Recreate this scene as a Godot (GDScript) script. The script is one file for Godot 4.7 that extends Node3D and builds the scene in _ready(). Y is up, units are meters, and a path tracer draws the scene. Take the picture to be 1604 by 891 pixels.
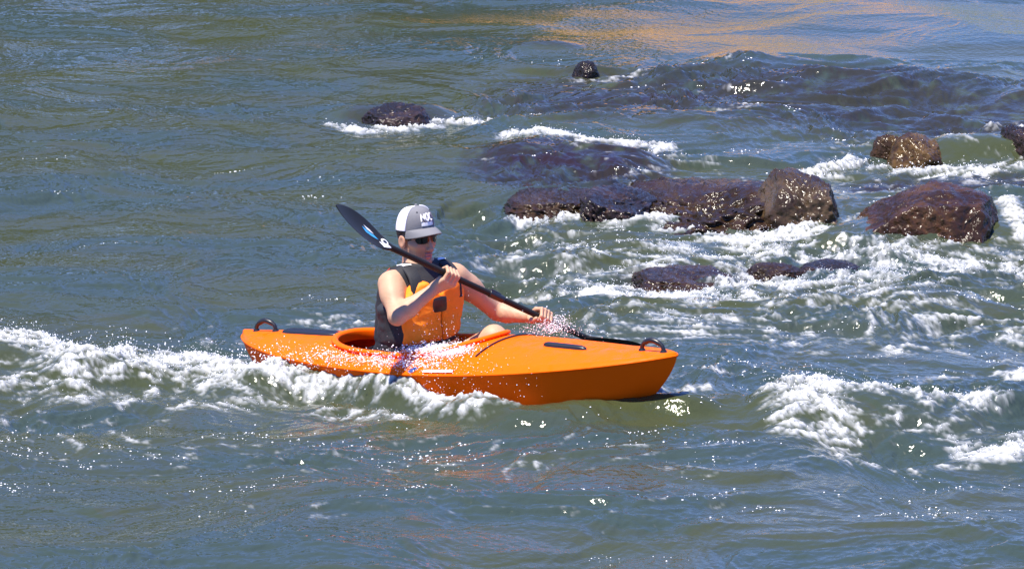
extends Node3D

# ---------------------------------------------------------------- camera numbers (photograph 1604 x 891)
const CAM_H := 5.6
const CAM_Z := 24.07
const TILT := 12.0
const FPX := 8333.0
const KO := Vector3(-0.258, -0.055, -0.001)   # kayak origin: middle of the boat
const YAW := 37.0
const PITCH := 4.5
const KL := 2.55

var rng := RandomNumberGenerator.new()
var kbasis: Basis
var ktrans: Transform3D

func _ready():
	rng.seed = 7
	setup_view()
	kbasis = Basis(Vector3.UP, -deg_to_rad(YAW)) * Basis(Vector3(0, 0, 1), deg_to_rad(PITCH))
	ktrans = Transform3D(kbasis, KO)
	make_materials()
	build_river()
	build_far_bank()
	build_rocks()
	build_kayak()
	build_paddle()
	build_person()
	build_spray()

# ================================================================ camera, sky, sun
func setup_view():
	var cam := Camera3D.new()
	cam.name = "camera"
	cam.fov = rad_to_deg(2.0 * atan(445.5 / FPX))
	cam.near = 0.5
	cam.far = 400.0
	add_child(cam)
	cam.position = Vector3(0, CAM_H, CAM_Z)
	cam.rotation_degrees.x = -TILT
	var env := Environment.new()
	env.background_mode = Environment.BG_SKY
	var sm := ProceduralSkyMaterial.new()
	sm.sky_top_color = Color(0.24, 0.39, 0.72)
	sm.sky_horizon_color = Color(0.54, 0.67, 0.90)
	sm.sky_curve = 0.16
	sm.ground_bottom_color = Color(0.16, 0.2, 0.16)
	sm.ground_horizon_color = Color(0.3, 0.38, 0.36)
	sm.sky_energy_multiplier = 1.05
	var sky := Sky.new()
	sky.sky_material = sm
	env.sky = sky
	env.tonemap_mode = Environment.TONE_MAPPER_LINEAR
	env.tonemap_exposure = 2.0
	env.sdfgi_enabled = true
	env.ssao_enabled = true
	env.ssil_enabled = true
	var we := WorldEnvironment.new()
	we.name = "environment"
	we.environment = env
	add_child(we)
	var sun := DirectionalLight3D.new()
	sun.name = "sun"
	sun.light_energy = 1.6
	sun.light_color = Color(1.0, 0.965, 0.91)
	sun.light_angular_distance = 0.5
	sun.shadow_enabled = true
	add_child(sun)
	var s := Vector3(-0.25, 0.94, 0.21).normalized()      # towards the sun
	sun.look_at_from_position(s * 50.0, Vector3.ZERO, Vector3(0, 0, 1))

# ================================================================ helpers
func ground(px: float, py: float, y := 0.0) -> Vector3:
	var t := deg_to_rad(TILT)
	var f := Vector3(0, -sin(t), -cos(t))
	var u := Vector3(0, cos(t), -sin(t))
	var v := f + u * ((445.5 - py) / FPX) + Vector3(1, 0, 0) * ((px - 802.0) / FPX)
	return Vector3(0, CAM_H, CAM_Z) + v * ((y - CAM_H) / v.y)

func obj(called: String, m: Mesh, mat: Material, parent: Node) -> MeshInstance3D:
	var o := MeshInstance3D.new()
	o.name = called
	o.mesh = m
	if mat:
		o.material_override = mat
	parent.add_child(o, true)
	return o

func tag(o: Node, label: String, category: String, group := "", kind := ""):
	if label: o.set_meta("label", label)
	if category: o.set_meta("category", category)
	if group: o.set_meta("group", group)
	if kind: o.set_meta("kind", kind)

func mat(c: Color, rough: float, spec := 0.5) -> StandardMaterial3D:
	var m := StandardMaterial3D.new()
	m.albedo_color = c.linear_to_srgb()
	m.roughness = rough
	m.metallic_specular = spec
	return m

func vmat(rough: float, spec := 0.5) -> StandardMaterial3D:
	var m := StandardMaterial3D.new()
	m.vertex_color_use_as_albedo = true
	m.roughness = rough
	m.metallic_specular = spec
	return m

func noise(sd: int, freq: float, oct := 1, kind := FastNoiseLite.TYPE_SIMPLEX_SMOOTH, ridged := false) -> FastNoiseLite:
	var n := FastNoiseLite.new()
	n.seed = sd
	n.noise_type = kind
	n.frequency = freq
	n.fractal_octaves = oct
	n.fractal_type = FastNoiseLite.FRACTAL_NONE if oct == 1 and not ridged else (FastNoiseLite.FRACTAL_RIDGED if ridged else FastNoiseLite.FRACTAL_FBM)
	return n

func noise_normal(sd: int, freq: float, oct: int, size: int, strength: float) -> NoiseTexture2D:
	var t := NoiseTexture2D.new()
	t.width = size
	t.height = size
	t.seamless = true
	t.as_normal_map = true
	t.bump_strength = strength
	t.noise = noise(sd, freq, oct)
	return t

func grid_mesh(pts: PackedVector3Array, nu: int, nv: int, closed_u := false, flip := false, cols := PackedColorArray(), uvs := PackedVector2Array()) -> ArrayMesh:
	# pts[v * nu + u]
	var idx := PackedInt32Array()
	for v in nv - 1:
		for u in (nu if closed_u else nu - 1):
			var u2 := (u + 1) % nu
			var a := v * nu + u
			var b := v * nu + u2
			var c := (v + 1) * nu + u
			var d := (v + 1) * nu + u2
			if flip:
				idx.append_array([a, c, b, b, c, d])
			else:
				idx.append_array([a, b, c, b, d, c])
	return tri_mesh(pts, idx, cols, uvs)

func tri_mesh(pts: PackedVector3Array, idx: PackedInt32Array, cols := PackedColorArray(), uvs := PackedVector2Array()) -> ArrayMesh:
	var nrm := PackedVector3Array()
	nrm.resize(pts.size())
	for i in range(0, idx.size(), 3):
		var a := idx[i]
		var b := idx[i + 1]
		var c := idx[i + 2]
		var n := (pts[c] - pts[a]).cross(pts[b] - pts[a])
		nrm[a] += n
		nrm[b] += n
		nrm[c] += n
	for i in nrm.size():
		nrm[i] = nrm[i].normalized()
	var arr := []
	arr.resize(Mesh.ARRAY_MAX)
	arr[Mesh.ARRAY_VERTEX] = pts
	arr[Mesh.ARRAY_NORMAL] = nrm
	if cols.size() == pts.size(): arr[Mesh.ARRAY_COLOR] = cols
	if uvs.size() == pts.size(): arr[Mesh.ARRAY_TEX_UV] = uvs
	arr[Mesh.ARRAY_INDEX] = idx
	var m := ArrayMesh.new()
	m.add_surface_from_arrays(Mesh.PRIMITIVE_TRIANGLES, arr)
	return m

func tube(path: PackedVector3Array, radii: PackedFloat32Array, sides := 12, squash := 1.0, up := Vector3.UP) -> ArrayMesh:
	# a swept round (or flattened) rod with closed ends
	var pts := PackedVector3Array()
	var n := path.size()
	for i in n + 2:
		var k := clampi(i - 1, 0, n - 1)
		var t := (path[mini(k + 1, n - 1)] - path[maxi(k - 1, 0)]).normalized()
		var s := t.cross(up).normalized()
		if s.length() < 0.5: s = t.cross(Vector3(1, 0, 0)).normalized()
		var w := s.cross(t).normalized()
		var r := radii[mini(k, radii.size() - 1)]
		if i == 0 or i == n + 1: r *= 0.02
		for j in sides:
			var a := TAU * j / sides
			pts.append(path[k] + s * cos(a) * r + w * sin(a) * r * squash)
	return grid_mesh(pts, sides, n + 2, true, true)

func smooth_path(ctrl: Array, steps := 8) -> PackedVector3Array:
	var out := PackedVector3Array()
	for i in ctrl.size() - 1:
		var p0: Vector3 = ctrl[maxi(i - 1, 0)]
		var p1: Vector3 = ctrl[i]
		var p2: Vector3 = ctrl[i + 1]
		var p3: Vector3 = ctrl[mini(i + 2, ctrl.size() - 1)]
		for k in steps:
			out.append(p1.cubic_interpolate(p2, p0, p3, float(k) / steps))
	out.append(ctrl[-1])
	return out

# ---- distance fields
func caps(p: Vector3, a: Vector3, b: Vector3, ra: float, rb: float) -> float:
	var ab := b - a
	var h := clampf((p - a).dot(ab) / ab.length_squared(), 0.0, 1.0)
	return p.distance_to(a + ab * h) - lerpf(ra, rb, h)

func elli(p: Vector3, c: Vector3, r: Vector3) -> float:
	var q := p - c
	var k0 := (q / r).length()
	var k1 := (q / (r * r)).length()
	return k0 * (k0 - 1.0) / maxf(k1, 1e-6)

func smin(a: float, b: float, k: float) -> float:
	var h := maxf(k - absf(a - b), 0.0) / k
	return minf(a, b) - h * h * k * 0.25

func smax(a: float, b: float, k: float) -> float:
	return -smin(-a, -b, k)

func mesh_sdf(f: String, lo: Vector3, hi: Vector3, cell: float, colored := false) -> ArrayMesh:
	var nx := int(ceil((hi.x - lo.x) / cell)) + 1
	var ny := int(ceil((hi.y - lo.y) / cell)) + 1
	var nz := int(ceil((hi.z - lo.z) / cell)) + 1
	var val := PackedFloat32Array()
	val.resize(nx * ny * nz)
	var B := 6
	var reach := B * cell * 0.9 + 2.5 * cell
	for bz in range(0, nz, B):
		for by in range(0, ny, B):
			for bx in range(0, nx, B):
				var c := lo + Vector3(bx + B * 0.5, by + B * 0.5, bz + B * 0.5) * cell
				var dc: float = field(f, c)
				var near := absf(dc) < reach
				for z in range(bz, mini(bz + B, nz)):
					for y in range(by, mini(by + B, ny)):
						var row := (z * ny + y) * nx
						for x in range(bx, mini(bx + B, nx)):
							val[row + x] = field(f, lo + Vector3(x, y, z) * cell) if near else dc
	var vid := PackedInt32Array()
	vid.resize(nx * ny * nz)
	vid.fill(-1)
	var pts := PackedVector3Array()
	var off := [0, 1, nx, nx + 1, nx * ny, nx * ny + 1, nx * ny + nx, nx * ny + nx + 1]
	var ea := [0, 2, 4, 6, 0, 1, 4, 5, 0, 1, 2, 3]
	var eb := [1, 3, 5, 7, 2, 3, 6, 7, 4, 5, 6, 7]
	for z in nz - 1:
		for y in ny - 1:
			for x in nx - 1:
				var i := (z * ny + y) * nx + x
				var s := val[i] < 0.0
				var mixed := false
				for k in range(1, 8):
					if (val[i + off[k]] < 0.0) != s:
						mixed = true
						break
				if not mixed: continue
				var acc := Vector3.ZERO
				var cnt := 0
				for e in 12:
					var va := val[i + off[ea[e]]]
					var vb := val[i + off[eb[e]]]
					if (va < 0.0) != (vb < 0.0):
						var t := va / (va - vb)
						var A: int = ea[e]
						var Bq: int = eb[e]
						var pa := Vector3(A & 1, (A >> 1) & 1, A >> 2)
						var pb := Vector3(Bq & 1, (Bq >> 1) & 1, Bq >> 2)
						acc += pa.lerp(pb, t)
						cnt += 1
				vid[i] = pts.size()
				pts.append(lo + (Vector3(x, y, z) + acc / cnt) * cell)
	var idx := PackedInt32Array()
	for z in range(1, nz - 1):
		for y in range(1, ny - 1):
			for x in range(1, nx - 1):
				var i := (z * ny + y) * nx + x
				var s := val[i] < 0.0
				for ax in 3:
					var st: int = [1, nx, nx * ny][ax]
					if (val[i + st] < 0.0) == s: continue
					var d1: int = [nx, nx * ny, 1][ax]
					var d2: int = [nx * ny, 1, nx][ax]
					var a := vid[i]
					var b := vid[i - d1]
					var c := vid[i - d1 - d2]
					var d := vid[i - d2]
					if a < 0 or b < 0 or c < 0 or d < 0: continue
					if s:
						idx.append_array([a, c, b, a, d, c])
					else:
						idx.append_array([a, b, c, a, c, d])
	var cols := PackedColorArray()
	if colored:
		cols.resize(pts.size())
		for i in pts.size():
			cols[i] = paint(f, pts[i])
	return tri_mesh(pts, idx, cols)

# ================================================================ materials
var M := {}
func make_materials():
	M.plastic = mat(Color(0.86, 0.112, 0.002), 0.42, 0.16)
	M.plastic.normal_enabled = true
	M.plastic.normal_texture = noise_normal(3, 0.02, 4, 256, 1.2)
	M.plastic.normal_scale = 0.25
	M.plastic.uv1_triplanar = true
	M.plastic.uv1_scale = Vector3.ONE * 3.0
	var wetness := NoiseTexture2D.new()
	wetness.width = 256
	wetness.height = 256
	wetness.seamless = true
	wetness.noise = noise(17, 0.015, 4)
	M.plastic.roughness_texture = wetness
	M.plastic.roughness = 0.8
	M.rubber = mat(Color(0.012, 0.012, 0.014), 0.35)
	M.carbon = mat(Color(0.016, 0.015, 0.014), 0.5, 0.3)
	M.carbon_back = mat(Color(0.03, 0.025, 0.018), 0.3)
	M.white = mat(Color(0.8, 0.8, 0.8), 0.5)
	M.blue = mat(Color(0.05, 0.32, 0.62), 0.4)
	M.darkblue = mat(Color(0.02, 0.05, 0.2), 0.4)
	M.red = mat(Color(0.55, 0.05, 0.02), 0.6)
	M.skin = vmat(0.55, 0.4)
	M.skin.subsurf_scatter_enabled = true
	M.skin.subsurf_scatter_strength = 0.08
	var cloth := noise_normal(9, 0.05, 3, 256, 3.0)
	for a in [["black_cloth", Color(0.012, 0.013, 0.017), 0.75], ["grey_cloth", Color(0.15, 0.15, 0.165), 0.85], ["white_mesh", Color(0.72, 0.71, 0.78), 0.85], ["orange_cloth", Color(0.93, 0.225, 0.002), 0.7], ["short_cloth", Color(0.06, 0.06, 0.07), 0.8]]:
		var m := mat(a[1], a[2])
		m.normal_enabled = true
		m.normal_texture = cloth
		m.normal_scale = 0.5
		m.uv1_triplanar = true
		m.uv1_scale = Vector3.ONE * 7.0
		M[a[0]] = m
	M.lens = mat(Color(0.008, 0.007, 0.006), 0.06)
	M.hair = mat(Color(0.018, 0.012, 0.009), 0.6)

# ================================================================ the river
const GX0 := -3.75
const GX1 := 3.75
const GZ0 := -12.3
const GZ1 := 3.9
const MW := 376
const MH := 406
var Q := 1.0
var mfoam := PackedFloat32Array()
var mhigh := PackedFloat32Array()
var mchop := PackedFloat32Array()
var mbed := PackedFloat32Array()
var hx := PackedFloat32Array()
var hz := PackedFloat32Array()
var hh := PackedFloat32Array()
var hf := PackedFloat32Array()

func stroke(g: PackedFloat32Array, line: Array, rx: float, ry: float, amount: float, power := 1.0) -> PackedFloat32Array:
	# line: photograph points [x, y]; rx, ry: half widths in photograph pixels, laid on the water in metres
	for i in maxi(line.size() - 1, 1):
		var a: Array = line[i]
		var b: Array = line[mini(i + 1, line.size() - 1)]
		var n := maxi(1, int(Vector2(b[0] - a[0], (b[1] - a[1]) * 4.0).length() / maxf(4.0, rx * 0.25)))
		for k in n + 1:
			var t := float(k) / n
			var px := lerpf(a[0], b[0], t)
			var py := lerpf(a[1], b[1], t)
			var c := ground(px, py)
			var wx := ground(px + rx, py).x - c.x
			var wz := absf(ground(px, py + ry).z - c.z)
			var i0 := maxi(0, int((c.x - wx - GX0) / (GX1 - GX0) * (MW - 1)))
			var i1 := mini(MW - 1, int((c.x + wx - GX0) / (GX1 - GX0) * (MW - 1)) + 1)
			var j0 := maxi(0, int((c.z - wz - GZ0) / (GZ1 - GZ0) * (MH - 1)))
			var j1 := mini(MH - 1, int((c.z + wz - GZ0) / (GZ1 - GZ0) * (MH - 1)) + 1)
			for j in range(j0, j1 + 1):
				var dz := (lerpf(GZ0, GZ1, j / float(MH - 1)) - c.z) / wz
				for ii in range(i0, i1 + 1):
					var dx := (lerpf(GX0, GX1, ii / float(MW - 1)) - c.x) / wx
					var d := 1.0 - dx * dx - dz * dz
					if d <= 0.0: continue
					var v := amount * pow(d, power)
					var q := j * MW + ii
					if absf(v) > absf(g[q]): g[q] = v
	return g

func look(g: PackedFloat32Array, x: float, z: float) -> float:
	var u := clampf((x - GX0) / (GX1 - GX0) * (MW - 1), 0.0, MW - 1.001)
	var v := clampf((z - GZ0) / (GZ1 - GZ0) * (MH - 1), 0.0, MH - 1.001)
	var i := int(u)
	var j := int(v)
	u -= i
	v -= j
	var q := j * MW + i
	return (g[q] * (1 - u) + g[q + 1] * u) * (1 - v) + (g[q + MW] * (1 - u) + g[q + MW + 1] * u) * v

func half_beam(t: float) -> float:
	var a := absf(t)
	return 0.345 * pow(maxf(1.0 - pow(a, 2.3), 0.0), 0.75) + 0.028 * (1.0 - pow(a, 12.0))

func build_river():
	for g in 4:
		var a := PackedFloat32Array()
		a.resize(MW * MH)
		match g:
			0: mfoam = a
			1: mhigh = a
			2: 
				a.fill(0.62)
				mchop = a
			3: mbed = a
	# --- how choppy: calm glassy water far off, rough below the ledges
	var C := [
		[[[200, 60], [700, 60]], 520, 90, 0.34], [[[1100, 40], [1700, 50]], 500, 60, 0.15], [[[760, 110], [900, 120]], 260, 40, 0.34], [[[620, 175], [700, 172]], 130, 12, 0.2],
		[[[900, 150], [1250, 165], [1604, 190]], 220, 60, 1.25], [[[900, 330], [1600, 330]], 240, 110, 1.2], [[[950, 440], [1600, 470]], 260, 80, 1.7],
		[[[0, 590], [500, 600]], 220, 60, 1.1], [[[500, 640], [900, 650]], 220, 50, 1.0], [[[1200, 650], [1650, 660]], 200, 70, 1.05], [[[0, 700], [1604, 720]], 300, 60, 0.72],
		[[[300, 800], [700, 840]], 500, 60, 0.66],
	]
	for c in C:
		# replace towards the wanted value
		var g := PackedFloat32Array()
		g.resize(MW * MH)
		g = stroke(g, c[0], c[1], c[2], 1.0, 0.7)
		for i in g.size():
			if g[i] > 0.0: mchop[i] = lerpf(mchop[i], c[3], smoothstep(0.0, 0.6, g[i]))
	# --- foam, traced along the photograph's white water
	var F := [
		# breaking wave at left and the wash along the boat
		[[[-30, 548], [60, 552], [110, 572]], 70, 30, 0.86], [[[120, 578], [200, 566], [300, 570], [400, 588]], 60, 32, 0.92], [[[380, 592], [470, 578], [560, 590]], 60, 28, 1.0],
		[[[440, 596], [540, 602], [620, 620], [700, 644], [780, 656]], 60, 18, 0.9], [[[-20, 600], [120, 606], [300, 612], [420, 612]], 90, 26, 0.62], [[[520, 630], [640, 648], [760, 652], [850, 646]], 70, 16, 0.6],
		[[[0, 640], [200, 650], [400, 650], [600, 672]], 120, 22, 0.34], [[[470, 492], [560, 497]], 60, 12, 0.55], [[[300, 520], [390, 545]], 50, 18, 0.45],
		# right breaking wave
		[[[1235, 660], [1285, 652], [1310, 680]], 60, 36, 0.92], [[[1235, 690], [1300, 706]], 45, 16, 0.75], [[[1300, 644], [1380, 650], [1450, 658], [1540, 660]], 60, 16, 0.9], [[[1400, 680], [1540, 690]], 90, 16, 0.5], [[[1440, 640], [1520, 650]], 50, 10, 0.6],
		[[[1320, 722], [1420, 728], [1520, 722]], 60, 7, 0.6], [[[1520, 706], [1570, 712], [1604, 700]], 45, 18, 0.8], [[[1590, 596], [1620, 604]], 36, 22, 0.85], [[[1430, 600], [1560, 590], [1610, 570]], 70, 12, 0.45],
		# rapids under the ledges
		[[[805, 334], [860, 336], [920, 330], [940, 322]], 26, 10, 0.95], [[[960, 344], [1010, 336], [1060, 352], [1140, 366]], 40, 11, 0.9], [[[1160, 372], [1210, 372], [1270, 366]], 40, 18, 1.1], [[[1200, 390], [1300, 402], [1420, 408]], 80, 18, 0.75],
		[[[1330, 392], [1420, 396], [1560, 392]], 60, 10, 0.6], [[[1340, 352], [1400, 330], [1460, 305]], 34, 9, 0.75], [[[1580, 330], [1600, 372]], 26, 22, 1.0], [[[1560, 400], [1610, 410]], 60, 14, 0.7],
		[[[960, 452], [1040, 462], [1120, 448], [1220, 440]], 80, 16, 0.85], [[[880, 380], [1000, 400], [1140, 396]], 140, 40, 0.56], [[[1000, 470], [1100, 486], [1200, 470]], 90, 22, 0.72], [[[1240, 450], [1340, 470], [1420, 440], [1600, 430]], 110, 24, 0.55],
		[[[840, 440], [900, 450]], 60, 14, 0.5], [[[1060, 520], [1110, 545]], 60, 16, 0.6], [[[1390, 556], [1430, 560]], 36, 9, 0.75], [[[1180, 500], [1300, 505]], 80, 12, 0.5], [[[1060, 600], [1130, 604]], 50, 8, 0.6], [[[1020, 632], [1100, 630]], 50, 9, 0.62],
		# lines of white water further up
		[[[525, 193], [570, 199], [640, 197], [690, 188], [760, 184], [840, 187]], 30, 7, 0.9], [[[800, 214], [860, 220], [930, 236], [1000, 240], [1040, 242]], 36, 9, 0.95], [[[930, 250], [1000, 246], [1060, 258]], 50, 9, 0.5],
		[[[884, 116], [920, 118], [1010, 112]], 24, 4, 0.6], [[[1090, 184], [1180, 176], [1250, 170]], 40, 6, 0.6], [[[1270, 266], [1340, 254], [1420, 254]], 50, 9, 0.9], [[[1440, 266], [1520, 270], [1610, 264]], 60, 8, 0.9], [[[1510, 206], [1604, 208]], 40, 4, 0.7],
		[[[1060, 250], [1160, 262]], 50, 7, 0.4], [[[1300, 285], [1400, 300]], 60, 10, 0.45], [[[960, 130], [1200, 150]], 120, 14, 0.22], [[[760, 262], [800, 268]], 30, 5, 0.5], [[[1150, 104], [1200, 104]], 20, 3, 0.5],
		# loose flecks
		[[[880, 400], [1300, 480], [1600, 520]], 220, 70, 0.54], [[[940, 430], [1300, 445], [1600, 410]], 160, 44, 0.68], [[[1000, 520], [1300, 540], [1600, 560]], 160, 44, 0.52], [[[1000, 280], [1300, 300], [1604, 300]], 120, 40, 0.36], [[[1300, 230], [1604, 240]], 120, 24, 0.36], [[[1050, 600], [1600, 560]], 240, 40, 0.24], [[[100, 690], [700, 720], [1200, 740]], 240, 50, 0.28], [[[560, 800], [1100, 800]], 240, 30, 0.22],
	]
	for f in F:
		mfoam = stroke(mfoam, f[0], f[1], f[2], f[3], 0.75)
	# --- larger heights in metres: crests, hollows, pillows over drowned stones
	var E := [
		[[[-40, 556], [60, 556], [110, 574]], 100, 30, 0.085], [[[120, 580], [200, 570], [290, 572], [400, 592]], 90, 28, 0.095], [[[400, 592], [470, 580], [550, 588]], 80, 20, 0.11], [[[400, 596], [470, 596], [560, 606], [640, 626]], 60, 14, 0.125], [[[640, 630], [720, 652], [800, 664]], 50, 11, 0.075],
		[[[-40, 640], [300, 650]], 160, 30, -0.04], [[[1235, 664], [1290, 656]], 80, 34, 0.085], [[[1290, 656], [1400, 662], [1500, 664], [1600, 646]], 90, 26, 0.085], [[[1340, 706], [1500, 706]], 110, 16, -0.05],
		[[[560, 176], [660, 174]], 70, 12, 0.06], [[[860, 72], [840, 73]], 60, 7, 0.035], [[[915, 106], [920, 106]], 50, 6, 0.05], [[[1170, 102], [1180, 102]], 80, 7, 0.04], [[[840, 250], [960, 262]], 110, 26, 0.05],
		[[[1490, 245], [1570, 245]], 70, 16, 0.08], [[[1300, 140], [1600, 150]], 160, 18, 0.05], [[[1000, 300], [1000, 320]], 60, 14, -0.05], [[[700, 470], [800, 430]], 160, 26, -0.04], [[[880, 400], [1000, 390]], 100, 18, 0.06],
		[[[820, 668], [880, 668], [960, 662], [1030, 660], [1070, 660]], 70, 13, 0.075], [[[640, 690], [760, 690]], 80, 8, -0.02], [[[400, 320], [600, 330]], 200, 26, 0.03], [[[720, 330], [860, 400]], 60, 20, -0.04], [[[380, 560], [420, 566]], 50, 16, -0.06],
	]
	for e in E:
		mhigh = stroke(mhigh, e[0], e[1], e[2], e[3], 1.6)
	# --- where the rock shelf shows through thin water
	for b in [[[[820, 262], [960, 268]], 110, 40, 1.0], [[[960, 320], [1010, 322]], 50, 16, 0.8], [[[1380, 286], [1600, 286]], 90, 16, 0.8], [[[1030, 300], [1180, 300]], 60, 26, 0.7], [[[1030, 430], [1140, 430]], 80, 20, 0.6], [[[600, 184], [650, 184]], 70, 12, 0.6], [[[830, 72], [890, 72]], 40, 5, 0.5], [[[1160, 102], [1190, 102]], 50, 5, 0.4], [[[960, 150], [1300, 160], [1604, 190]], 240, 60, 0.75]]:
		mbed = stroke(mbed, b[0], b[1], b[2], b[3], 0.7)

	var n_warp := noise(1, 0.7, 2)
	var n_big := noise(2, 0.42, 2)
	var n_mid := noise(3, 1.5, 3, FastNoiseLite.TYPE_SIMPLEX_SMOOTH, true)
	var n_mid2 := noise(13, 2.6, 2)
	var n_sm := noise(4, 6.5, 3)
	var n_tiny := noise(5, 24.0, 2)
	var n_patch := noise(6, 0.8, 2)
	var n_lace := noise(7, 3.2, 4, FastNoiseLite.TYPE_SIMPLEX_SMOOTH, true)
	var n_fleck := noise(8, 9.0, 3)
	var n_bub := noise(10, 26.0, 3)
	var n_lump := noise(9, 5.0, 4, FastNoiseLite.TYPE_SIMPLEX_SMOOTH, true)
	# grid lines
	hx.clear()
	hz.clear()
	var nx := int(930 * Q)
	for i in nx + 1: hx.append(lerpf(GX0, GX1, float(i) / nx))
	var zz := GZ1
	while zz > GZ0:
		hz.append(zz)
		zz -= lerpf(0.0095, 0.025, clampf((GZ1 - zz) / (GZ1 - GZ0), 0, 1)) / Q
	hz.append(GZ0)
	var nz := hz.size()
	nx += 1
	var N := nx * nz
	var pts := PackedVector3Array()
	pts.resize(N)
	hh.resize(N)
	hf.resize(N)
	var cols := PackedColorArray()
	cols.resize(N)
	var uvs := PackedVector2Array()
	uvs.resize(N)
	var cy := cos(deg_to_rad(YAW))
	var sy := sin(deg_to_rad(YAW))
	var green := Color(0.042, 0.050, 0.023)
	var teal := Color(0.034, 0.048, 0.042)
	var bed := Color(0.020, 0.015, 0.014)
	var white := Color(0.46, 0.475, 0.485)
	for j in nz:
		var z := hz[j]
		var ez := smoothstep(GZ0, GZ0 + 0.5, z) * (1.0 - smoothstep(GZ1 - 0.4, GZ1, z))
		for i in nx:
			var x := hx[i]
			var edge := ez * smoothstep(GX0, GX0 + 0.3, x) * (1.0 - smoothstep(GX1 - 0.3, GX1, x))
			var chop := look(mchop, x, z)
			var w := n_warp.get_noise_2d(x, z) * 0.35
			var wx := x + w
			var wz := z + n_warp.get_noise_2d(x + 31.0, z) * 0.35
			var h := look(mhigh, x, z)
			var patch := n_patch.get_noise_2d(x * 0.5 + w, z) * 0.5 + 0.5
			var amp := chop * lerpf(0.35, 1.6, smoothstep(0.2, 0.8, patch))
			h += n_big.get_noise_2d(wx * 0.7, wz) * 0.095 * (0.5 + chop * 0.5)
			h += n_mid.get_noise_2d(wx * 0.6, wz) * 0.020 * chop + n_mid2.get_noise_2d(wx * 0.55, wz * 1.1) * 0.032 * (chop * 0.5 + amp * 0.5)
			var sm := n_sm.get_noise_2d(wx * 0.6 + w, wz)
			h += sm * 0.0150 * amp
			h += n_tiny.get_noise_2d(wx * 0.75, wz) * 0.0042 * amp * lerpf(0.3, 1.6, n_big.get_noise_2d(x * 3.0, z * 3.0) * 0.5 + 0.5)
			# foam: dense where traced, torn into lace at its margin
			var dens := look(mfoam, x, z)
			var f := 0.0
			if dens > 0.01:
				var lace := n_lace.get_noise_2d(wx * 0.7, wz)
				var fl := n_fleck.get_noise_2d(wx * 0.7, wz)
				var fine := n_bub.get_noise_2d(x, z)
				var thr := 0.58 - 0.42 * lace - 0.44 * fl - sm * 0.15 - fine * 0.24
				f = smoothstep(0.0, 0.70, dens - thr)
				f *= clampf(0.78 + 1.25 * fine + 0.6 * fl, 0.10, 1.0)
				h += f * ((n_lump.get_noise_2d(wx, wz) + 0.5) * 0.022 + fine * 0.0075) * minf(dens, 1.0)
			# hollow under the boat
			var dxk := x - KO.x
			var dzk := z - KO.z
			var xl := dxk * cy + dzk * sy
			var zl := -dxk * sy + dzk * cy
			var t := xl / (KL * 0.5)
			h *= edge
			if t > -0.93 and t < 0.5:
				var bb := half_beam(t) * 0.55 * (1.0 - smoothstep(0.2, 0.6, t))
				if absf(zl) < bb: h = lerpf(h, -0.32, smoothstep(0.0, 0.03, bb - absf(zl)))
			var q := j * nx + i
			hh[q] = h
			hf[q] = f
			pts[q] = Vector3(x, h, z)
			uvs[q] = Vector2(x, z)
			var c := green.lerp(teal, smoothstep(0.3, 0.7, patch))
			var bd := look(mbed, x, z)
			if bd > 0.0: c = c.lerp(bed, bd * smoothstep(-0.5, 0.3, n_lace.get_noise_2d(x + 50.0, z)))
			cols[q] = c.lerp(white, f)
	var nrm := PackedVector3Array()
	nrm.resize(N)
	for j in nz:
		var ja := maxi(j - 1, 0)
		var jb := mini(j + 1, nz - 1)
		var iz := 1.0 / (hz[jb] - hz[ja])
		for i in nx:
			var ia := maxi(i - 1, 0)
			var ib := mini(i + 1, nx - 1)
			nrm[j * nx + i] = Vector3(-(hh[j * nx + ib] - hh[j * nx + ia]) / (hx[ib] - hx[ia]), 1.0, -(hh[jb * nx + i] - hh[ja * nx + i]) * iz).normalized()
	var iw := PackedInt32Array()
	var ifo := PackedInt32Array()
	for j in nz - 1:
		for i in nx - 1:
			var a := j * nx + i
			# rows run towards -z
			if hf[a] + hf[a + 1] + hf[a + nx] + hf[a + nx + 1] > 1.6:
				ifo.append_array([a, a + nx, a + 1, a + 1, a + nx, a + nx + 1])
			else:
				iw.append_array([a, a + nx, a + 1, a + 1, a + nx, a + nx + 1])
	var wm := vmat(0.045, 0.36)
	wm.normal_enabled = true
	wm.normal_texture = noise_normal(21, 0.02, 4, 512, 6.0)
	wm.normal_scale = 0.4
	wm.uv1_scale = Vector3(1.7, 1.7, 1.7)
	var fm := vmat(0.55, 0.4)
	fm.normal_enabled = true
	fm.normal_texture = noise_normal(22, 0.05, 4, 512, 8.0)
	fm.normal_scale = 0.5
	fm.uv1_scale = Vector3(3.1, 3.1, 3.1)
	var mesh := ArrayMesh.new()
	for part in [[iw, wm], [ifo, fm]]:
		if part[0].size() == 0: continue
		# keep only the vertices that this surface uses
		var remap := PackedInt32Array()
		remap.resize(N)
		remap.fill(-1)
		var p2 := PackedVector3Array()
		var n2 := PackedVector3Array()
		var c2 := PackedColorArray()
		var u2 := PackedVector2Array()
		var i2: PackedInt32Array = part[0]
		for k in i2.size():
			var v := i2[k]
			if remap[v] < 0:
				remap[v] = p2.size()
				p2.append(pts[v])
				n2.append(nrm[v])
				c2.append(cols[v])
				u2.append(uvs[v])
			i2[k] = remap[v]
		var arr := []
		arr.resize(Mesh.ARRAY_MAX)
		arr[Mesh.ARRAY_VERTEX] = p2
		arr[Mesh.ARRAY_NORMAL] = n2
		arr[Mesh.ARRAY_COLOR] = c2
		arr[Mesh.ARRAY_TEX_UV] = u2
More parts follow.
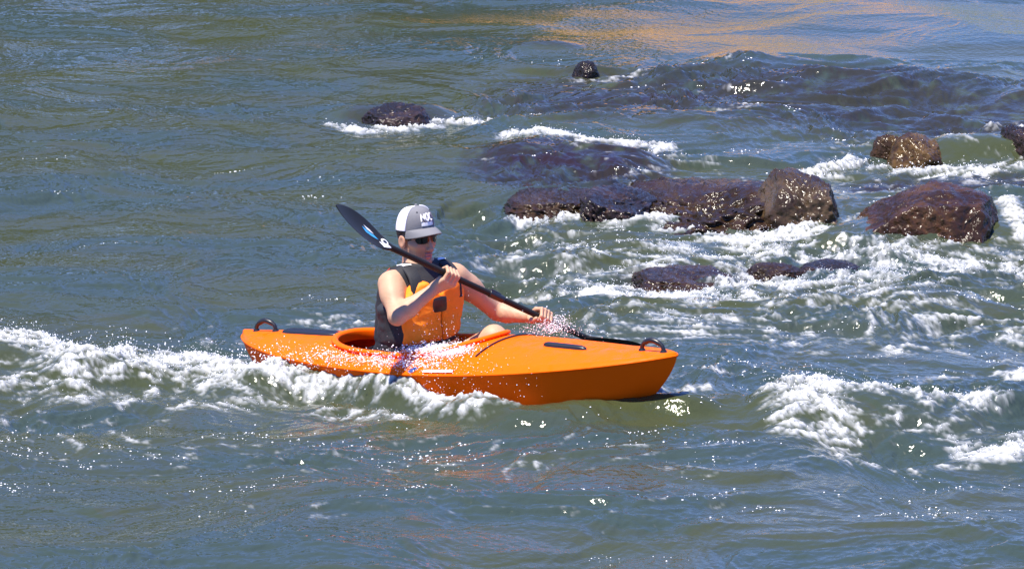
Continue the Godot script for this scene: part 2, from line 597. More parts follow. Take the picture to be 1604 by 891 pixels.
		arr[Mesh.ARRAY_INDEX] = i2
		mesh.add_surface_from_arrays(Mesh.PRIMITIVE_TRIANGLES, arr)
		mesh.surface_set_material(mesh.get_surface_count() - 1, part[1])
	var river := obj("river", mesh, null, self)
	tag(river, "choppy grey green river water with white foam", "river", "", "structure")
	# the rest of the river, beyond what the picture shows
	var fp := PackedVector3Array()
	var fi := PackedInt32Array()
	for r in [[-90.0, -90.0, 90.0, GZ0], [-90.0, GZ1, 90.0, 16.0], [-90.0, GZ0, GX0, GZ1], [GX1, GZ0, 90.0, GZ1]]:
		var b := fp.size()
		fp.append_array([Vector3(r[0], 0, r[1]), Vector3(r[2], 0, r[1]), Vector3(r[0], 0, r[3]), Vector3(r[2], 0, r[3])])
		fi.append_array([b, b + 1, b + 2, b + 1, b + 3, b + 2])
	var fu := PackedVector2Array()
	var fc := PackedColorArray()
	for p in fp:
		fu.append(Vector2(p.x, p.z))
		fc.append(green)
	tag(obj("river_around", tri_mesh(fp, fi, fc, fu), wm, self), "calmer river water stretching away around the rapids", "river", "", "structure")

func water_at(x: float, z: float) -> Vector2:
	# (height, foam)
	var i := clampi(int((x - GX0) / (GX1 - GX0) * (hx.size() - 1)), 0, hx.size() - 1)
	var lo := 0
	var hi := hz.size() - 1
	while hi - lo > 1:
		var m := (lo + hi) / 2
		if hz[m] > z: lo = m
		else: hi = m
	return Vector2(hh[lo * hx.size() + i], hf[lo * hx.size() + i])

# ================================================================ far bank, mirrored in the calm water
func build_far_bank():
	var n := noise(31, 0.25, 4)
	var pts := PackedVector3Array()
	var cols := PackedColorArray()
	var nu := 121
	var nv := 24
	for v in nv:
		for u in nu:
			var x := lerpf(-45, 45, u / 120.0)
			var s := v / 23.0
			var z := -25.0 - s * 16.0 + n.get_noise_2d(x, 3.0) * 1.5
			var y := -0.3 + (1.3 + 2.3 * exp(-pow((x - 1.0) / 2.4, 2.0))) * smoothstep(0.0, 0.4, s) + s * 0.8 + n.get_noise_2d(x, z) * 0.7 * smoothstep(0.0, 0.2, s)
			pts.append(Vector3(x, y, z))
			var g := smoothstep(-0.1, 0.25, n.get_noise_2d(x * 1.7 + 90.0, z * 1.7) + absf(x - 1.0) * 0.10 - 0.22)
			cols.append(Color(0.50, 0.23, 0.075).lerp(Color(0.09, 0.11, 0.03), g))
	var o := obj("river_bank", grid_mesh(pts, nu, nv, false, false, cols), vmat(0.9), self)
	tag(o, "tan earth slope of the far river bank, mirrored orange in the calm water", "bank", "", "structure")
	# leafy trees on the left part of that bank
	var leaf := mat(Color(0.07, 0.095, 0.025), 0.7)
	leaf.cull_mode = BaseMaterial3D.CULL_DISABLED
	var bark := mat(Color(0.10, 0.075, 0.05), 0.9)
	var crown := leaf_crown(2600)
	var trunk := tube(smooth_path([Vector3(0, -0.6, 0), Vector3(0.05, 1.2, 0.05), Vector3(-0.05, 2.6, 0), Vector3(0, 3.8, 0.1)], 4), PackedFloat32Array([0.2, 0.18, 0.17, 0.16, 0.15, 0.14, 0.13, 0.12, 0.1, 0.08, 0.06, 0.05]), 8)
	var spots := [[-10.5, -29.0, 1.2], [-7.6, -28.0, 1.0], [-5.2, -28.6, 1.15], [-2.9, -28.0, 0.95], [-0.6, -29.5, 0.75]]
	var says := ["tall broad leafy tree farthest out along the mirrored bank", "mid sized leafy tree second along the mirrored bank", "large leafy tree midway along the mirrored bank", "smaller leafy tree beside the bare tan slope", "lowest leafy tree standing on the tan slope itself"]
	for k in spots.size():
		var t := Node3D.new()
		t.name = "bank_tree" if k == 0 else "bank_tree_%03d" % k
		add_child(t)
		t.position = Vector3(spots[k][0], 0.9, spots[k][1])
		t.scale = Vector3.ONE * spots[k][2] * 1.3
		t.rotation.y = k * 1.3
		obj("trunk", trunk, bark, t)
		obj("crown", crown, leaf, t)
		tag(t, says[k], "tree", "trees on the far bank")

func leaf_crown(count: int) -> ArrayMesh:
	var r := RandomNumberGenerator.new()
	r.seed = 77
	var pts := PackedVector3Array()
	var idx := PackedInt32Array()
	for k in count:
		var d := Vector3(r.randfn(), r.randfn(), r.randfn()).normalized() * pow(r.randf(), 0.4)
		var c := Vector3(d.x * 1.7, 3.4 + d.y * 2.2, d.z * 1.7)
		var a := Vector3(r.randfn(), r.randfn(), r.randfn()).normalized()
		var b := a.cross(Vector3(r.randfn(), r.randfn(), r.randfn())).normalized()
		var s := r.randf_range(0.16, 0.32)
		var q := pts.size()
		pts.append_array([c - a * s, c + b * s * 0.5, c + a * s, c - b * s * 0.5])
		idx.append_array([q, q + 1, q + 2, q, q + 2, q + 3])
	return tri_mesh(pts, idx)

# ================================================================ rocks
func rock_mesh(sd: int, size: Vector3, planes: Array, rough: float, tones: Array, res := 44) -> ArrayMesh:
	var r := RandomNumberGenerator.new()
	r.seed = sd
	var pl := []
	for p in planes: pl.append([Vector3(p[0], p[1], p[2]).normalized(), p[3]])
	for k in 9:
		var d := Vector3(r.randfn(), r.randfn() * 0.7, r.randfn()).normalized()
		pl.append([d, r.randf_range(0.84, 1.02)])
	var n1 := noise(sd, 1.3, 4)
	var n2 := noise(sd + 1, 3.4, 4, FastNoiseLite.TYPE_SIMPLEX_SMOOTH, true)
	var n3 := noise(sd + 2, 11.0, 4)
	var ns := noise(sd + 3, 1.0, 3)
	var pts := PackedVector3Array()
	var cols := PackedColorArray()
	var idx := PackedInt32Array()
	for face in 6:
		var ax: Vector3 = [Vector3.RIGHT, Vector3.LEFT, Vector3.UP, Vector3.DOWN, Vector3.BACK, Vector3.FORWARD][face]
		var bx: Vector3 = [Vector3.UP, Vector3.UP, Vector3.BACK, Vector3.BACK, Vector3.RIGHT, Vector3.RIGHT][face]
		var cx := ax.cross(bx)
		var base := pts.size()
		for j in res + 1:
			for i in res + 1:
				var d := (ax + bx * tan((float(i) / res - 0.5) * PI / 2) + cx * tan((float(j) / res - 0.5) * PI / 2)).normalized()
				var rad := 1.12
				for p in pl:
					var dn := d.dot(p[0])
					if dn > 0.05: rad = smin(rad, p[1] / dn, 0.03)
				rad *= 1.0 + n1.get_noise_3dv(d * 1.0) * 0.10
				rad += (n2.get_noise_3dv(d) * 0.085 + n3.get_noise_3dv(d) * 0.020) * rough
				var q := d * rad
				var w := q * size
				pts.append(w)
				var t := ns.get_noise_3d(w.x * 3.0, w.y * 3.0, w.z * 3.0) * 0.5 + 0.5
				var st := ns.get_noise_3d(w.x * 16.0 + 9.0, w.y * 16.0, w.z * 16.0) * 0.5 + 0.5
				var c: Color = tones[0]      # mineral stains, spread evenly over the whole stone
				c = c.lerp(tones[1], smoothstep(0.40, 0.68, t * 0.62 + st * 0.38))
				c = c.lerp(tones[2], smoothstep(0.66, 0.9, st) * 0.75)
				cols.append(c)
		for j in res:
			for i in res:
				var a := base + j * (res + 1) + i
				idx.append_array([a, a + res + 1, a + 1, a + 1, a + res + 1, a + res + 2])
	var m := tri_mesh(pts, idx, cols)
	return m

func build_rocks():
	var wet := vmat(0.17, 0.36)
	wet.normal_enabled = true
	wet.normal_texture = noise_normal(41, 0.03, 5, 512, 9.0)
	wet.normal_scale = 0.95
	wet.uv1_triplanar = true
	wet.uv1_scale = Vector3.ONE * 2.2
	var dark := [Color(0.016, 0.012, 0.011), Color(0.035, 0.022, 0.017), Color(0.10, 0.07, 0.05)]
	var rust := [Color(0.026, 0.014, 0.007), Color(0.066, 0.032, 0.013), Color(0.012, 0.008, 0.006)]
	var gold := [Color(0.036, 0.020, 0.008), Color(0.095, 0.056, 0.017), Color(0.014, 0.010, 0.007)]
	var slab := [Color(0.022, 0.013, 0.007), Color(0.038, 0.022, 0.011), Color(0.085, 0.054, 0.028)]
	var block := [Color(0.034, 0.022, 0.013), Color(0.075, 0.050, 0.027), Color(0.015, 0.010, 0.008)]
	# name, label, photo point at its waterline, sunk by, half sizes, turn, seed, cutting planes, roughness, tones
	var R := [
		["river_rock", "small dark rounded rock with a white foam line at its foot, upstream of the kayak", [618, 192], -0.05, Vector3(0.19, 0.13, 0.20), 0.0, 101, [[0, 1, 0.2, 0.8]], 0.8, dark],
		["river_rock_001", "tiny dark rock tip poking out of the smooth water", [918, 114], -0.05, Vector3(0.075, 0.10, 0.10), 0.2, 102, [], 0.7, dark],
		["river_rock_002", "golden brown rock with water pouring over both its sides", [1442, 258], -0.06, Vector3(0.155, 0.19, 0.20), 0.3, 103, [[0.2, 1, 0.3, 0.85]], 0.7, gold],
		["river_rock_003", "brown knob of rock beside the golden brown rock", [1396, 246], -0.06, Vector3(0.075, 0.15, 0.12), 1.0, 104, [], 1.0, gold],
		["river_rock_004", "black angular rock at the end of the water ledge", [1606, 258], -0.05, Vector3(0.13, 0.26, 0.24), 0.4, 105, [[0, 1, 0, 0.8], [-1, 0.2, 0, 0.7]], 1.0, dark],
		["river_rock_005", "long low purple brown slab rock sloping into the foam", [1118, 354], -0.10, Vector3(0.60, 0.255, 0.66), 0.10, 106, [[-0.5, 1, 0.2, 0.55], [-1, 0.9, 0.3, 0.62], [0, 1, -0.3, 0.75], [0.1, 0.5, 1, 0.8]], 1.4, slab],
		["river_rock_006", "blocky cracked brown rock at the high end of the long slab", [1262, 356], -0.05, Vector3(0.23, 0.31, 0.34), 0.5, 107, [[0.15, 1, 0.1, 0.82], [0.7, 0.3, 0.7, 0.72], [-0.5, 0.1, 1, 0.78], [1, 0.2, -0.2, 0.8]], 0.8, block],
		["river_rock_007", "glossy rust brown boulder streaked with running water", [1458, 386], -0.08, Vector3(0.43, 0.36, 0.40), -0.2, 108, [[-0.62, 1, 0.1, 0.74], [0.1, 1, 0.12, 0.84], [0.15, 0.22, 1, 0.74], [1, 0.2, 0.1, 0.84]], 0.55, rust],
		["river_rock_008", "dark brown ledge edge with foam breaking along its front", [872, 332], -0.065, Vector3(0.29, 0.135, 0.46), 0.1, 109, [[0, 1, -0.12, 0.65], [0, 0.4, 1, 0.8]], 1.0, slab],
		["river_rock_009", "dark ledge stump between the ledge edge and the long slab", [968, 342], -0.055, Vector3(0.20, 0.17, 0.36), -0.3, 110, [[0.3, 1, 0, 0.7]], 1.1, dark],
		["river_rock_010", "low wet brown rock almost drowned in the white rapids", [1075, 444], -0.06, Vector3(0.27, 0.085, 0.28), 0.1, 111, [[0.1, 1, 0.1, 0.75]], 1.1, slab],
		["river_rock_011", "thin black sliver of rock lying in the rapids foam", [1306, 424], -0.045, Vector3(0.15, 0.075, 0.16), -0.35, 112, [[0, 1, 0, 0.7]], 1.0, dark],
		["river_rock_012", "small brown stone awash below the blocky brown rock", [1215, 430], -0.055, Vector3(0.13, 0.08, 0.16), 0.5, 113, [], 1.0, slab],
	]
	for r in R:
		var g := ground(r[2][0], r[2][1])
		var o := obj(r[0], rock_mesh(r[6], r[4], r[7], r[8], r[9]), wet, self)
		o.position = Vector3(g.x, r[3], g.z - r[4].z * 0.72)
		o.rotation.y = r[5]
		tag(o, r[1], "rock", "rocks in the river")

# ================================================================ the kayak
func seam_y(t: float) -> float:
	if t > 0.0: return lerpf(0.178, 0.272, pow(t, 1.5))
	return lerpf(0.178, 0.228, pow(-t, 2.2))

func keel_y(t: float) -> float:
	if t > 0.0: return -0.105 + 0.155 * pow(t, 2.6)
	return -0.105 + 0.14 * pow(-t, 3.0)

func crown_y(t: float) -> float:
	var x := t * KL * 0.5
	if x > -0.19: return lerpf(lerpf(0.255, 0.302, smoothstep(-0.19, 0.30, x)), 0.284, smoothstep(0.35, 1.2, x))
	return lerpf(0.262, 0.262, 0.0) - 0.012 * smoothstep(-0.9, -1.27, x)

const HX := -0.19     # cockpit centre, half length, half width
const HA := 0.445
const HB := 0.245

func hole(x: float) -> float:
	var u := absf((x - HX) / HA)
	if u >= 1.0: return 0.0
	return HB * pow(1.0 - pow(u, 2.6), 0.5)

func deck_y(x: float, z: float) -> float:
	var t := x / (KL * 0.5)
	var b := half_beam(t)
	var v := clampf(absf(z) / maxf(b, 0.001), 0.0, 1.0)
	return lerpf(seam_y(t), crown_y(t), pow(1.0 - pow(v, 2.1), 0.8))

func hull_point(t: float, s: float, side: float) -> Vector3:
	# s: 0 seam .. 1 keel
	var b := half_beam(t)
	var e := smoothstep(0.45, 1.0, absf(t))
	var zs := [1.0, 0.885, 0.76, 0.46, 0.0]
	var ys := [0.0, 0.42, 0.80, 0.97, 1.0]
	var zv := [1.0, 0.80, 0.56, 0.28, 0.0]
	var yv := [0.0, 0.32, 0.62, 0.86, 1.0]
	var k := s * 4.0
	var i := mini(int(k), 3)
	var u := k - i
	var zz := cubic_interpolate(lerpf(zs[i], zv[i], e), lerpf(zs[i + 1], zv[i + 1], e), lerpf(zs[maxi(i - 1, 0)], zv[maxi(i - 1, 0)], e), lerpf(zs[mini(i + 2, 4)], zv[mini(i + 2, 4)], e), u)
	var yy := cubic_interpolate(lerpf(ys[i], yv[i], e), lerpf(ys[i + 1], yv[i + 1], e), lerpf(ys[maxi(i - 1, 0)], yv[maxi(i - 1, 0)], e), lerpf(ys[mini(i + 2, 4)], yv[mini(i + 2, 4)], e), u)
	var rake := 0.17 * smoothstep(0.72, 1.0, absf(t)) * pow(yy, 1.5) * signf(t) * (1.0 if t > 0 else 0.55)
	return Vector3(t * KL * 0.5 - rake, lerpf(seam_y(t), keel_y(t), yy), b * zz * side)

func build_kayak():
	var K := Node3D.new()
	K.name = "kayak"
	add_child(K)
	K.transform = ktrans
	tag(K, "short orange plastic sit-inside kayak running through the foam", "kayak")
	var nt := 141
	var ts := PackedFloat32Array()
	for i in nt:
		var a := lerpf(-1.0, 1.0, float(i) / (nt - 1))
		ts.append(signf(a) * (1.0 - pow(1.0 - absf(a), 1.5)) if absf(a) > 0.0 else 0.0)
	# hull below the seam, both sides round the keel
	var pts := PackedVector3Array()
	var ns := 33
	for i in nt:
		for k in ns:
			var q := lerpf(-1.0, 1.0, float(k) / (ns - 1))
			pts.append(hull_point(ts[i], 1.0 - absf(q), signf(q) if q != 0.0 else 1.0))
	obj("hull", grid_mesh(pts, ns, nt, false, true), M.plastic, K)
	# deck: two sides from the seam in to the cockpit opening or to the crown line
	var dp := PackedVector3Array()
	var nd := 19
	var di := PackedInt32Array()
	var xs := PackedFloat32Array()
	for i in nt: xs.append(ts[i] * KL * 0.5)
	for u in 60:
		var a := PI * u / 59.0
		xs.append(HX - cos(a) * HA * 0.99995)
	xs.sort()
	for side in [-1.0, 1.0]:
		var base := dp.size()
		for i in xs.size():
			var x := xs[i]
			var b := half_beam(x / (KL * 0.5))
			var zi := minf(hole(x), b * 0.93)
			for k in nd:
				var v := float(k) / (nd - 1)
				var z := lerpf(b, zi, 1.0 - pow(1.0 - v, 1.4))
				var bulge := 0.006 * sin(clampf((b - z) / 0.05, 0.0, 1.0) * PI)
				dp.append(Vector3(x, deck_y(x, z) + bulge, z * side))
		for i in xs.size() - 1:
			for k in nd - 1:
				var a := base + i * nd + k
				if side > 0: di.append_array([a, a + 1, a + nd, a + 1, a + nd + 1, a + nd])
				else: di.append_array([a, a + nd, a + 1, a + 1, a + nd, a + nd + 1])
	obj("deck", tri_mesh(dp, di), M.plastic, K)
	# lip where deck and hull meet
	for side in [-1.0, 1.0]:
		var lp := PackedVector3Array()
		for i in nt: lp.append(Vector3(ts[i] * KL * 0.5, seam_y(ts[i]), half_beam(ts[i]) * side))
		obj("seam_lip", tube(lp, PackedFloat32Array([0.0065]), 8), M.plastic, K)
	# blunt noses
	# cockpit rim: a rolled lip standing on the opening
	var rp := PackedVector3Array()
	var nr := 120
	var prof := [[-0.008, -0.030], [-0.010, 0.008], [-0.005, 0.019], [0.008, 0.023], [0.021, 0.019], [0.025, 0.010], [0.019, 0.003], [0.005, 0.001], [0.003, -0.030]]
	for i in nr + 1:
		var a := TAU * i / nr
		var cu := cos(a)
		var su := sin(a)
		var x := HX + HA * signf(cu) * pow(absf(cu), 2.0 / 2.6)
		var z := HB * signf(su) * pow(absf(su), 2.0 / 2.3)
		var outw := Vector3(cu / HA, 0, su / HB).normalized()
		var y := deck_y(x, z)
		for p in prof: rp.append(Vector3(x, y + p[1], z) + outw * p[0])
	obj("cockpit_rim", grid_mesh(rp, prof.size(), nr + 1, true, false), M.plastic, K)
	# seat back inside the cockpit
	var sb := PackedVector3Array()
	for j in 9:
		for i in 15:
			var u := i / 14.0 * 2 - 1
			var v := j / 8.0
			sb.append(Vector3(-0.43 - v * 0.05 + 0.07 * u * u, 0.02 + v * 0.20 - 0.05 * u * u * v, u * 0.19))
	obj("seat_back", grid_mesh(sb, 15, 9), M.black_cloth, K)
	# carrying handles at both ends
	for h in [[1.085, 1.205], [-1.19, -1.07]]:
		var hn := Node3D.new()
		hn.name = "carry_handle"
		K.add_child(hn, true)
		var ya := deck_y(h[0], 0.0)
		var yb := deck_y(h[1], 0.0)
		var path := smooth_path([Vector3(h[0], ya - 0.005, 0), Vector3(h[0] + 0.008, ya + 0.030, 0), Vector3((h[0] + h[1]) / 2, (ya + yb) / 2 + 0.052, 0.004), Vector3(h[1] - 0.008, yb + 0.030, 0), Vector3(h[1], yb - 0.005, 0)], 6)
		obj("grip", tube(path, PackedFloat32Array([0.010, 0.010, 0.010, 0.010, 0.010, 0.010, 0.010, 0.010, 0.0125, 0.0125, 0.0125, 0.0125, 0.0125, 0.0125, 0.0125, 0.0125, 0.0125, 0.010]), 10), M.rubber, hn)
		for e in [[h[0], ya], [h[1], yb]]:
			var b := CylinderMesh.new()
			b.top_radius = 0.013
			b.bottom_radius = 0.018
			b.height = 0.012
			obj("anchor", b, M.rubber, hn).position = Vector3(e[0], e[1] + 0.004, 0)
	# black pads on the rear and front deck
	pad(K, "rear_deck_pad", -1.02, -0.66, 0.00, 0.052, 0.018)
	pad(K, "front_deck_pad", 0.585, 0.83, 0.075, 0.021, 0.02)
	# elastic cord across the front deck
	var cp := PackedVector3Array()
	for i in 41:
		var z := lerpf(-0.24, 0.255, i / 40.0)
		var x := 0.335 - 0.10 * z * z
		cp.append(Vector3(x, deck_y(x, z) + 0.004, z))
	obj("deck_cord", tube(cp, PackedFloat32Array([0.0045]), 8), M.rubber, K)
	# maker's mark on the near side of the deck: blue sign and a pale strip
	var mk := PackedVector3Array()
	for j in 4:
		for i in 17:
			var x := lerpf(0.10, 0.27, i / 16.0)
			var z := half_beam(x / (KL * 0.5)) * lerpf(0.985, 0.955, j / 3.0)
			mk.append(Vector3(x, deck_y(x, z) + 0.0085, z + 0.002))
	obj("side_mark", grid_mesh(mk, 17, 4), M.white, K)
	var mk2 := PackedVector3Array()
	for j in 4:
		for i in 6:
			var x := lerpf(0.015, 0.045, i / 5.0) + j * 0.006
			var z := half_beam(x / (KL * 0.5)) * lerpf(0.99, 0.92, j / 3.0)
			mk2.append(Vector3(x, deck_y(x, z) + 0.0085, z + 0.002))
	obj("side_mark", grid_mesh(mk2, 6, 4), M.darkblue, K)

func pad(K: Node3D, called: String, x0: float, x1: float, zc: float, hw: float, th: float):
	var p := PackedVector3Array()
	var n := 33
	for i in n:
		var u := i / float(n - 1)
		var x := lerpf(x0, x1, u)
		var w := hw * pow(maxf(1.0 - pow(absf(u * 2 - 1), 5.0), 0.0), 0.5) * lerpf(1.0, 0.8, u) + 0.0005
		for k in 13:
			var a := PI * k / 12.0
			var z := zc + cos(a) * w
			p.append(Vector3(x, deck_y(x, z) - 0.003 + pow(sin(a), 0.5) * th * minf(1.0, w / hw + 0.2), z))
	obj(called, grid_mesh(p, 13, n, false, true), M.rubber, K)

# ================================================================ the paddle
const RH := Vector3(0.066, 0.598, 0.08)      # where the hands hold the shaft, in the kayak's axes
const LH := Vector3(0.219, 0.318, -0.41)

func build_paddle():
	var P := Node3D.new()
	P.name = "paddle"
	add_child(P)
	P.transform = ktrans
	tag(P, "black double bladed paddle held across the kayaker's chest", "paddle")
	var u := (LH - RH).normalized()
	var top := RH - u * 0.36
	var low := LH + u * 0.28
	var sp := PackedVector3Array()
	for i in 21: sp.append(top.lerp(low, i / 20.0))
	obj("shaft", tube(sp, PackedFloat32Array([0.0145]), 16), M.carbon, P)
	var mid := RH.lerp(LH, 0.5)
	obj("joint_sleeve", tube(PackedVector3Array([mid - u * 0.045, mid - u * 0.04, mid + u * 0.04, mid + u * 0.045]), PackedFloat32Array([0.0150, 0.0175, 0.0175, 0.0150]), 16), M.rubber, P)
	var lev := mid + Vector3(0, 0.02, 0)
	obj("joint_lever", tube(PackedVector3Array([lev - u * 0.03, lev, lev + u * 0.03]), PackedFloat32Array([0.006, 0.007, 0.005]), 8), M.rubber, P)
	blade(P, top + u * 0.02, -u, 0.415, Vector3(0.42, 0.74, 0.38), true)
	blade(P, low - u * 0.02, u, 0.42, Vector3(-0.2, 0.75, -0.35), false)

func blade(P: Node3D, root: Vector3, dir: Vector3, length: float, face: Vector3, marked: bool):
	var n := (face - dir * face.dot(dir)).normalized()     # which way the blade's face points
	var w := dir.cross(n).normalized()
	var pts := PackedVector3Array()
	var nu := 29
	var nv := 41
	for v in nv:
		var s := v / float(nv - 1)
		var half := blade_half(s) * pow(maxf(1.0 - pow(s, 9.0), 0.0), 0.5) + 0.0004
		var th := lerpf(0.0145, 0.0035, smoothstep(0.0, 0.35, s))
		for k in nu:
			var a := TAU * k / (nu - 1)
			var c := cos(a)
			var spoon := -0.085 * s * s - 0.16 * pow(c * half, 2.0) / 0.08 * 1.2
			pts.append(root + dir * s * length + w * c * half * (1.0 if c > 0 else 0.94) + n * (sin(a) * th - spoon))
	var B := obj("blade", grid_mesh(pts, nu, nv, false, false), M.carbon, P)
	if not marked: return
	# print on the face, lying just over its surface
	var rows := [["blade_stripe", M.white, 0.30, 0.41, 0.30, 0.48], ["blade_stripe", M.blue, 0.24, 0.38, -0.02, 0.24], ["blade_stripe", M.blue, 0.36, 0.44, 0.0, 0.28], ["blade_stripe", M.white, 0.06, 0.18, -0.72, -0.25]]
	for r in rows:
		obj(r[0], blade_print(root, dir, n, w, length, r[2], r[3], r[4], r[5], 0.06), r[1], B)
	# oval badge with a dark ring in it
	obj("blade_badge", blade_oval(root, dir, n, w, length, 0.155, 0.10, 0.065, 0.022, 0.0, 0.0055), M.white, B)
	obj("blade_badge", blade_oval(root, dir, n, w, length, 0.150, 0.10, 0.036, 0.012, 0.4, 0.0075), M.rubber, B)

func blade_half(s: float) -> float:
	return maxf(0.082 * pow(maxf(sin(pow(s, 0.9) * PI * 0.9), 0.0), 0.85), 0.0147 * (1.0 - smoothstep(0.0, 0.3, s)))

func blade_top(root: Vector3, dir: Vector3, n: Vector3, w: Vector3, length: float, s: float, across: float, lift: float) -> Vector3:
	var th := lerpf(0.0145, 0.0035, smoothstep(0.0, 0.35, s))
	var half := blade_half(s)
	var c := clampf(across / half, -0.95, 0.95)
	var spoon := -0.085 * s * s - 0.16 * pow(c * half, 2.0) / 0.08 * 1.2
	return root + dir * s * length + w * across + n * (sqrt(1.0 - c * c) * th - spoon + lift)

func blade_print(root: Vector3, dir: Vector3, n: Vector3, w: Vector3, length: float, s0: float, s1: float, a0: float, a1: float, skew: float) -> ArrayMesh:
	var p := PackedVector3Array()
	for j in 5:
		for i in 9:
			var s := lerpf(s0, s1, i / 8.0)
			var half := blade_half(s)
			p.append(blade_top(root, dir, n, w, length, s + skew * j / 4.0, half * lerpf(a0, a1, j / 4.0), 0.0015))
	return grid_mesh(p, 9, 5)

func blade_oval(root: Vector3, dir: Vector3, n: Vector3, w: Vector3, length: float, s: float, across: float, ra: float, rb: float, _skip: float, lift: float) -> ArrayMesh:
	var p := PackedVector3Array()
	for j in 4:
		for i in 24:
			var a := TAU * i / 24.0
			var k := j / 3.0
			p.append(blade_top(root, dir, n, w, length, s + cos(a) * ra * k * 0.8, across * 0.02 + sin(a) * rb * k * 0.8, lift * 0.4))
	return grid_mesh(p, 24, 4, true)

# ================================================================ the kayaker (in the kayak's axes: x to the bow, y up, z to starboard)
const R_SH := Vector3(-0.215, 0.555, 0.165)
const R_EL := Vector3(-0.099, 0.427, 0.276)
const L_SH := Vector3(-0.100, 0.538, -0.182)
const L_EL := Vector3(-0.042, 0.336, -0.40)
const HEAD := Vector3(-0.172, 0.748, 0.0)
var shaft_u: Vector3
var wr_r: Vector3
var wr_l: Vector3
var head_t: Transform3D
var n_mottle: FastNoiseLite

func torso_q(p: Vector3) -> Vector3:
	var k := clampf((p.y - 0.1) / 0.45, 0.0, 1.2)
	var a := deg_to_rad(16.0) * smoothstep(0.15, 0.55, p.y)
	var dx := p.x - lerpf(-0.235, -0.162, k)
	return Vector3(dx * cos(a) + p.z * sin(a), p.y, -dx * sin(a) + p.z * cos(a))

func torso_l(q: Vector3) -> Vector3:
	var k := clampf((q.y - 0.1) / 0.45, 0.0, 1.2)
	var a := deg_to_rad(16.0) * smoothstep(0.15, 0.55, q.y)
	return Vector3(q.x * cos(a) - q.z * sin(a) + lerpf(-0.235, -0.162, k), q.y, q.x * sin(a) + q.z * cos(a))

func torso_d(q: Vector3) -> float:
	var s := Vector3(q.x * 1.42, q.y, q.z)
	var d := caps(s, Vector3(0, 0.09, 0), Vector3(0, 0.27, 0), 0.165, 0.143)
	d = smin(d, caps(s, Vector3(0, 0.27, 0), Vector3(0, 0.44, 0), 0.143, 0.162), 0.05)
	d = smin(d, caps(s, Vector3(0, 0.545, -0.135), Vector3(0, 0.545, 0.135), 0.058, 0.058), 0.07)
	d = smin(d, caps(s, Vector3(-0.02, 0.56, 0.10), Vector3(-0.02, 0.625, 0.0), 0.045, 0.05), 0.05)
	d = smin(d, caps(s, Vector3(-0.02, 0.56, -0.10), Vector3(-0.02, 0.625, 0.0), 0.045, 0.05), 0.05)
	return d * 0.78

func arm(p: Vector3, sh: Vector3, el: Vector3, wr: Vector3) -> float:
	var d := caps(p, sh, sh.lerp(el, 0.35), 0.060, 0.054)
	d = smin(d, caps(p, sh.lerp(el, 0.3), el, 0.053, 0.041), 0.03)
	var m := el.lerp(wr, 0.28)
	d = smin(d, caps(p, el, m, 0.040, 0.043), 0.02)
	d = smin(d, caps(p, m, wr, 0.043, 0.026), 0.02)
	return d

func hand(p: Vector3, c: Vector3, w: Vector3, sg: float, ts: float) -> float:
	var k := w - c
	k = (k - shaft_u * k.dot(shaft_u)).normalized()
	var n := shaft_u.cross(k) * sg
	var d := caps(p, w, c + k * 0.045, 0.026, 0.020)
	var offs := [-0.030, -0.010, 0.010, 0.029]
	var lens := [1.0, 1.06, 1.02, 0.92]
	for j in 4:
		var o: float = offs[j] * ts
		var L: float = lens[3 - j]
		var b := c + shaft_u * o
		var p1 := b + (k * cos(0.85) + n * sin(0.85)) * 0.043 * L
		var p2 := b + (k * cos(2.0) + n * sin(2.0)) * 0.037 * L
		var p3 := b + (k * cos(3.2) + n * sin(3.2)) * 0.0275
		var p4 := b + (k * cos(4.3) + n * sin(4.3)) * 0.024
		var f := caps(p, p1, p2, 0.0108, 0.0095)
		f = smin(f, caps(p, p2, p3, 0.0095, 0.0086), 0.004)
		f = smin(f, caps(p, p3, p4, 0.0086, 0.0078), 0.004)
		var palm := caps(p, w + shaft_u * o * 0.55, p1, 0.017, 0.0125)
		palm = smin(palm, caps(p, w + shaft_u * o * 0.5, b + k * 0.034, 0.018, 0.013), 0.012)
		d = smin(d, palm, 0.010)
		d = smin(d, f, 0.0035)
	var t0 := w.lerp(c + k * 0.05, 0.4) + shaft_u * ts * 0.018
	var t1 := c + (k * cos(-0.35) + n * sin(-0.35)) * 0.046 + shaft_u * ts * 0.040
	var t2 := c + (k * cos(-1.4) + n * sin(-1.4)) * 0.033 + shaft_u * ts * 0.050
	var t3 := c + (k * cos(-2.3) + n * sin(-2.3)) * 0.027 + shaft_u * ts * 0.048
	d = smin(d, caps(p, t0, t1, 0.017, 0.0135), 0.010)
	d = smin(d, caps(p, t1, t2, 0.0125, 0.011), 0.004)
	d = smin(d, caps(p, t2, t3, 0.0105, 0.009), 0.004)
	return d

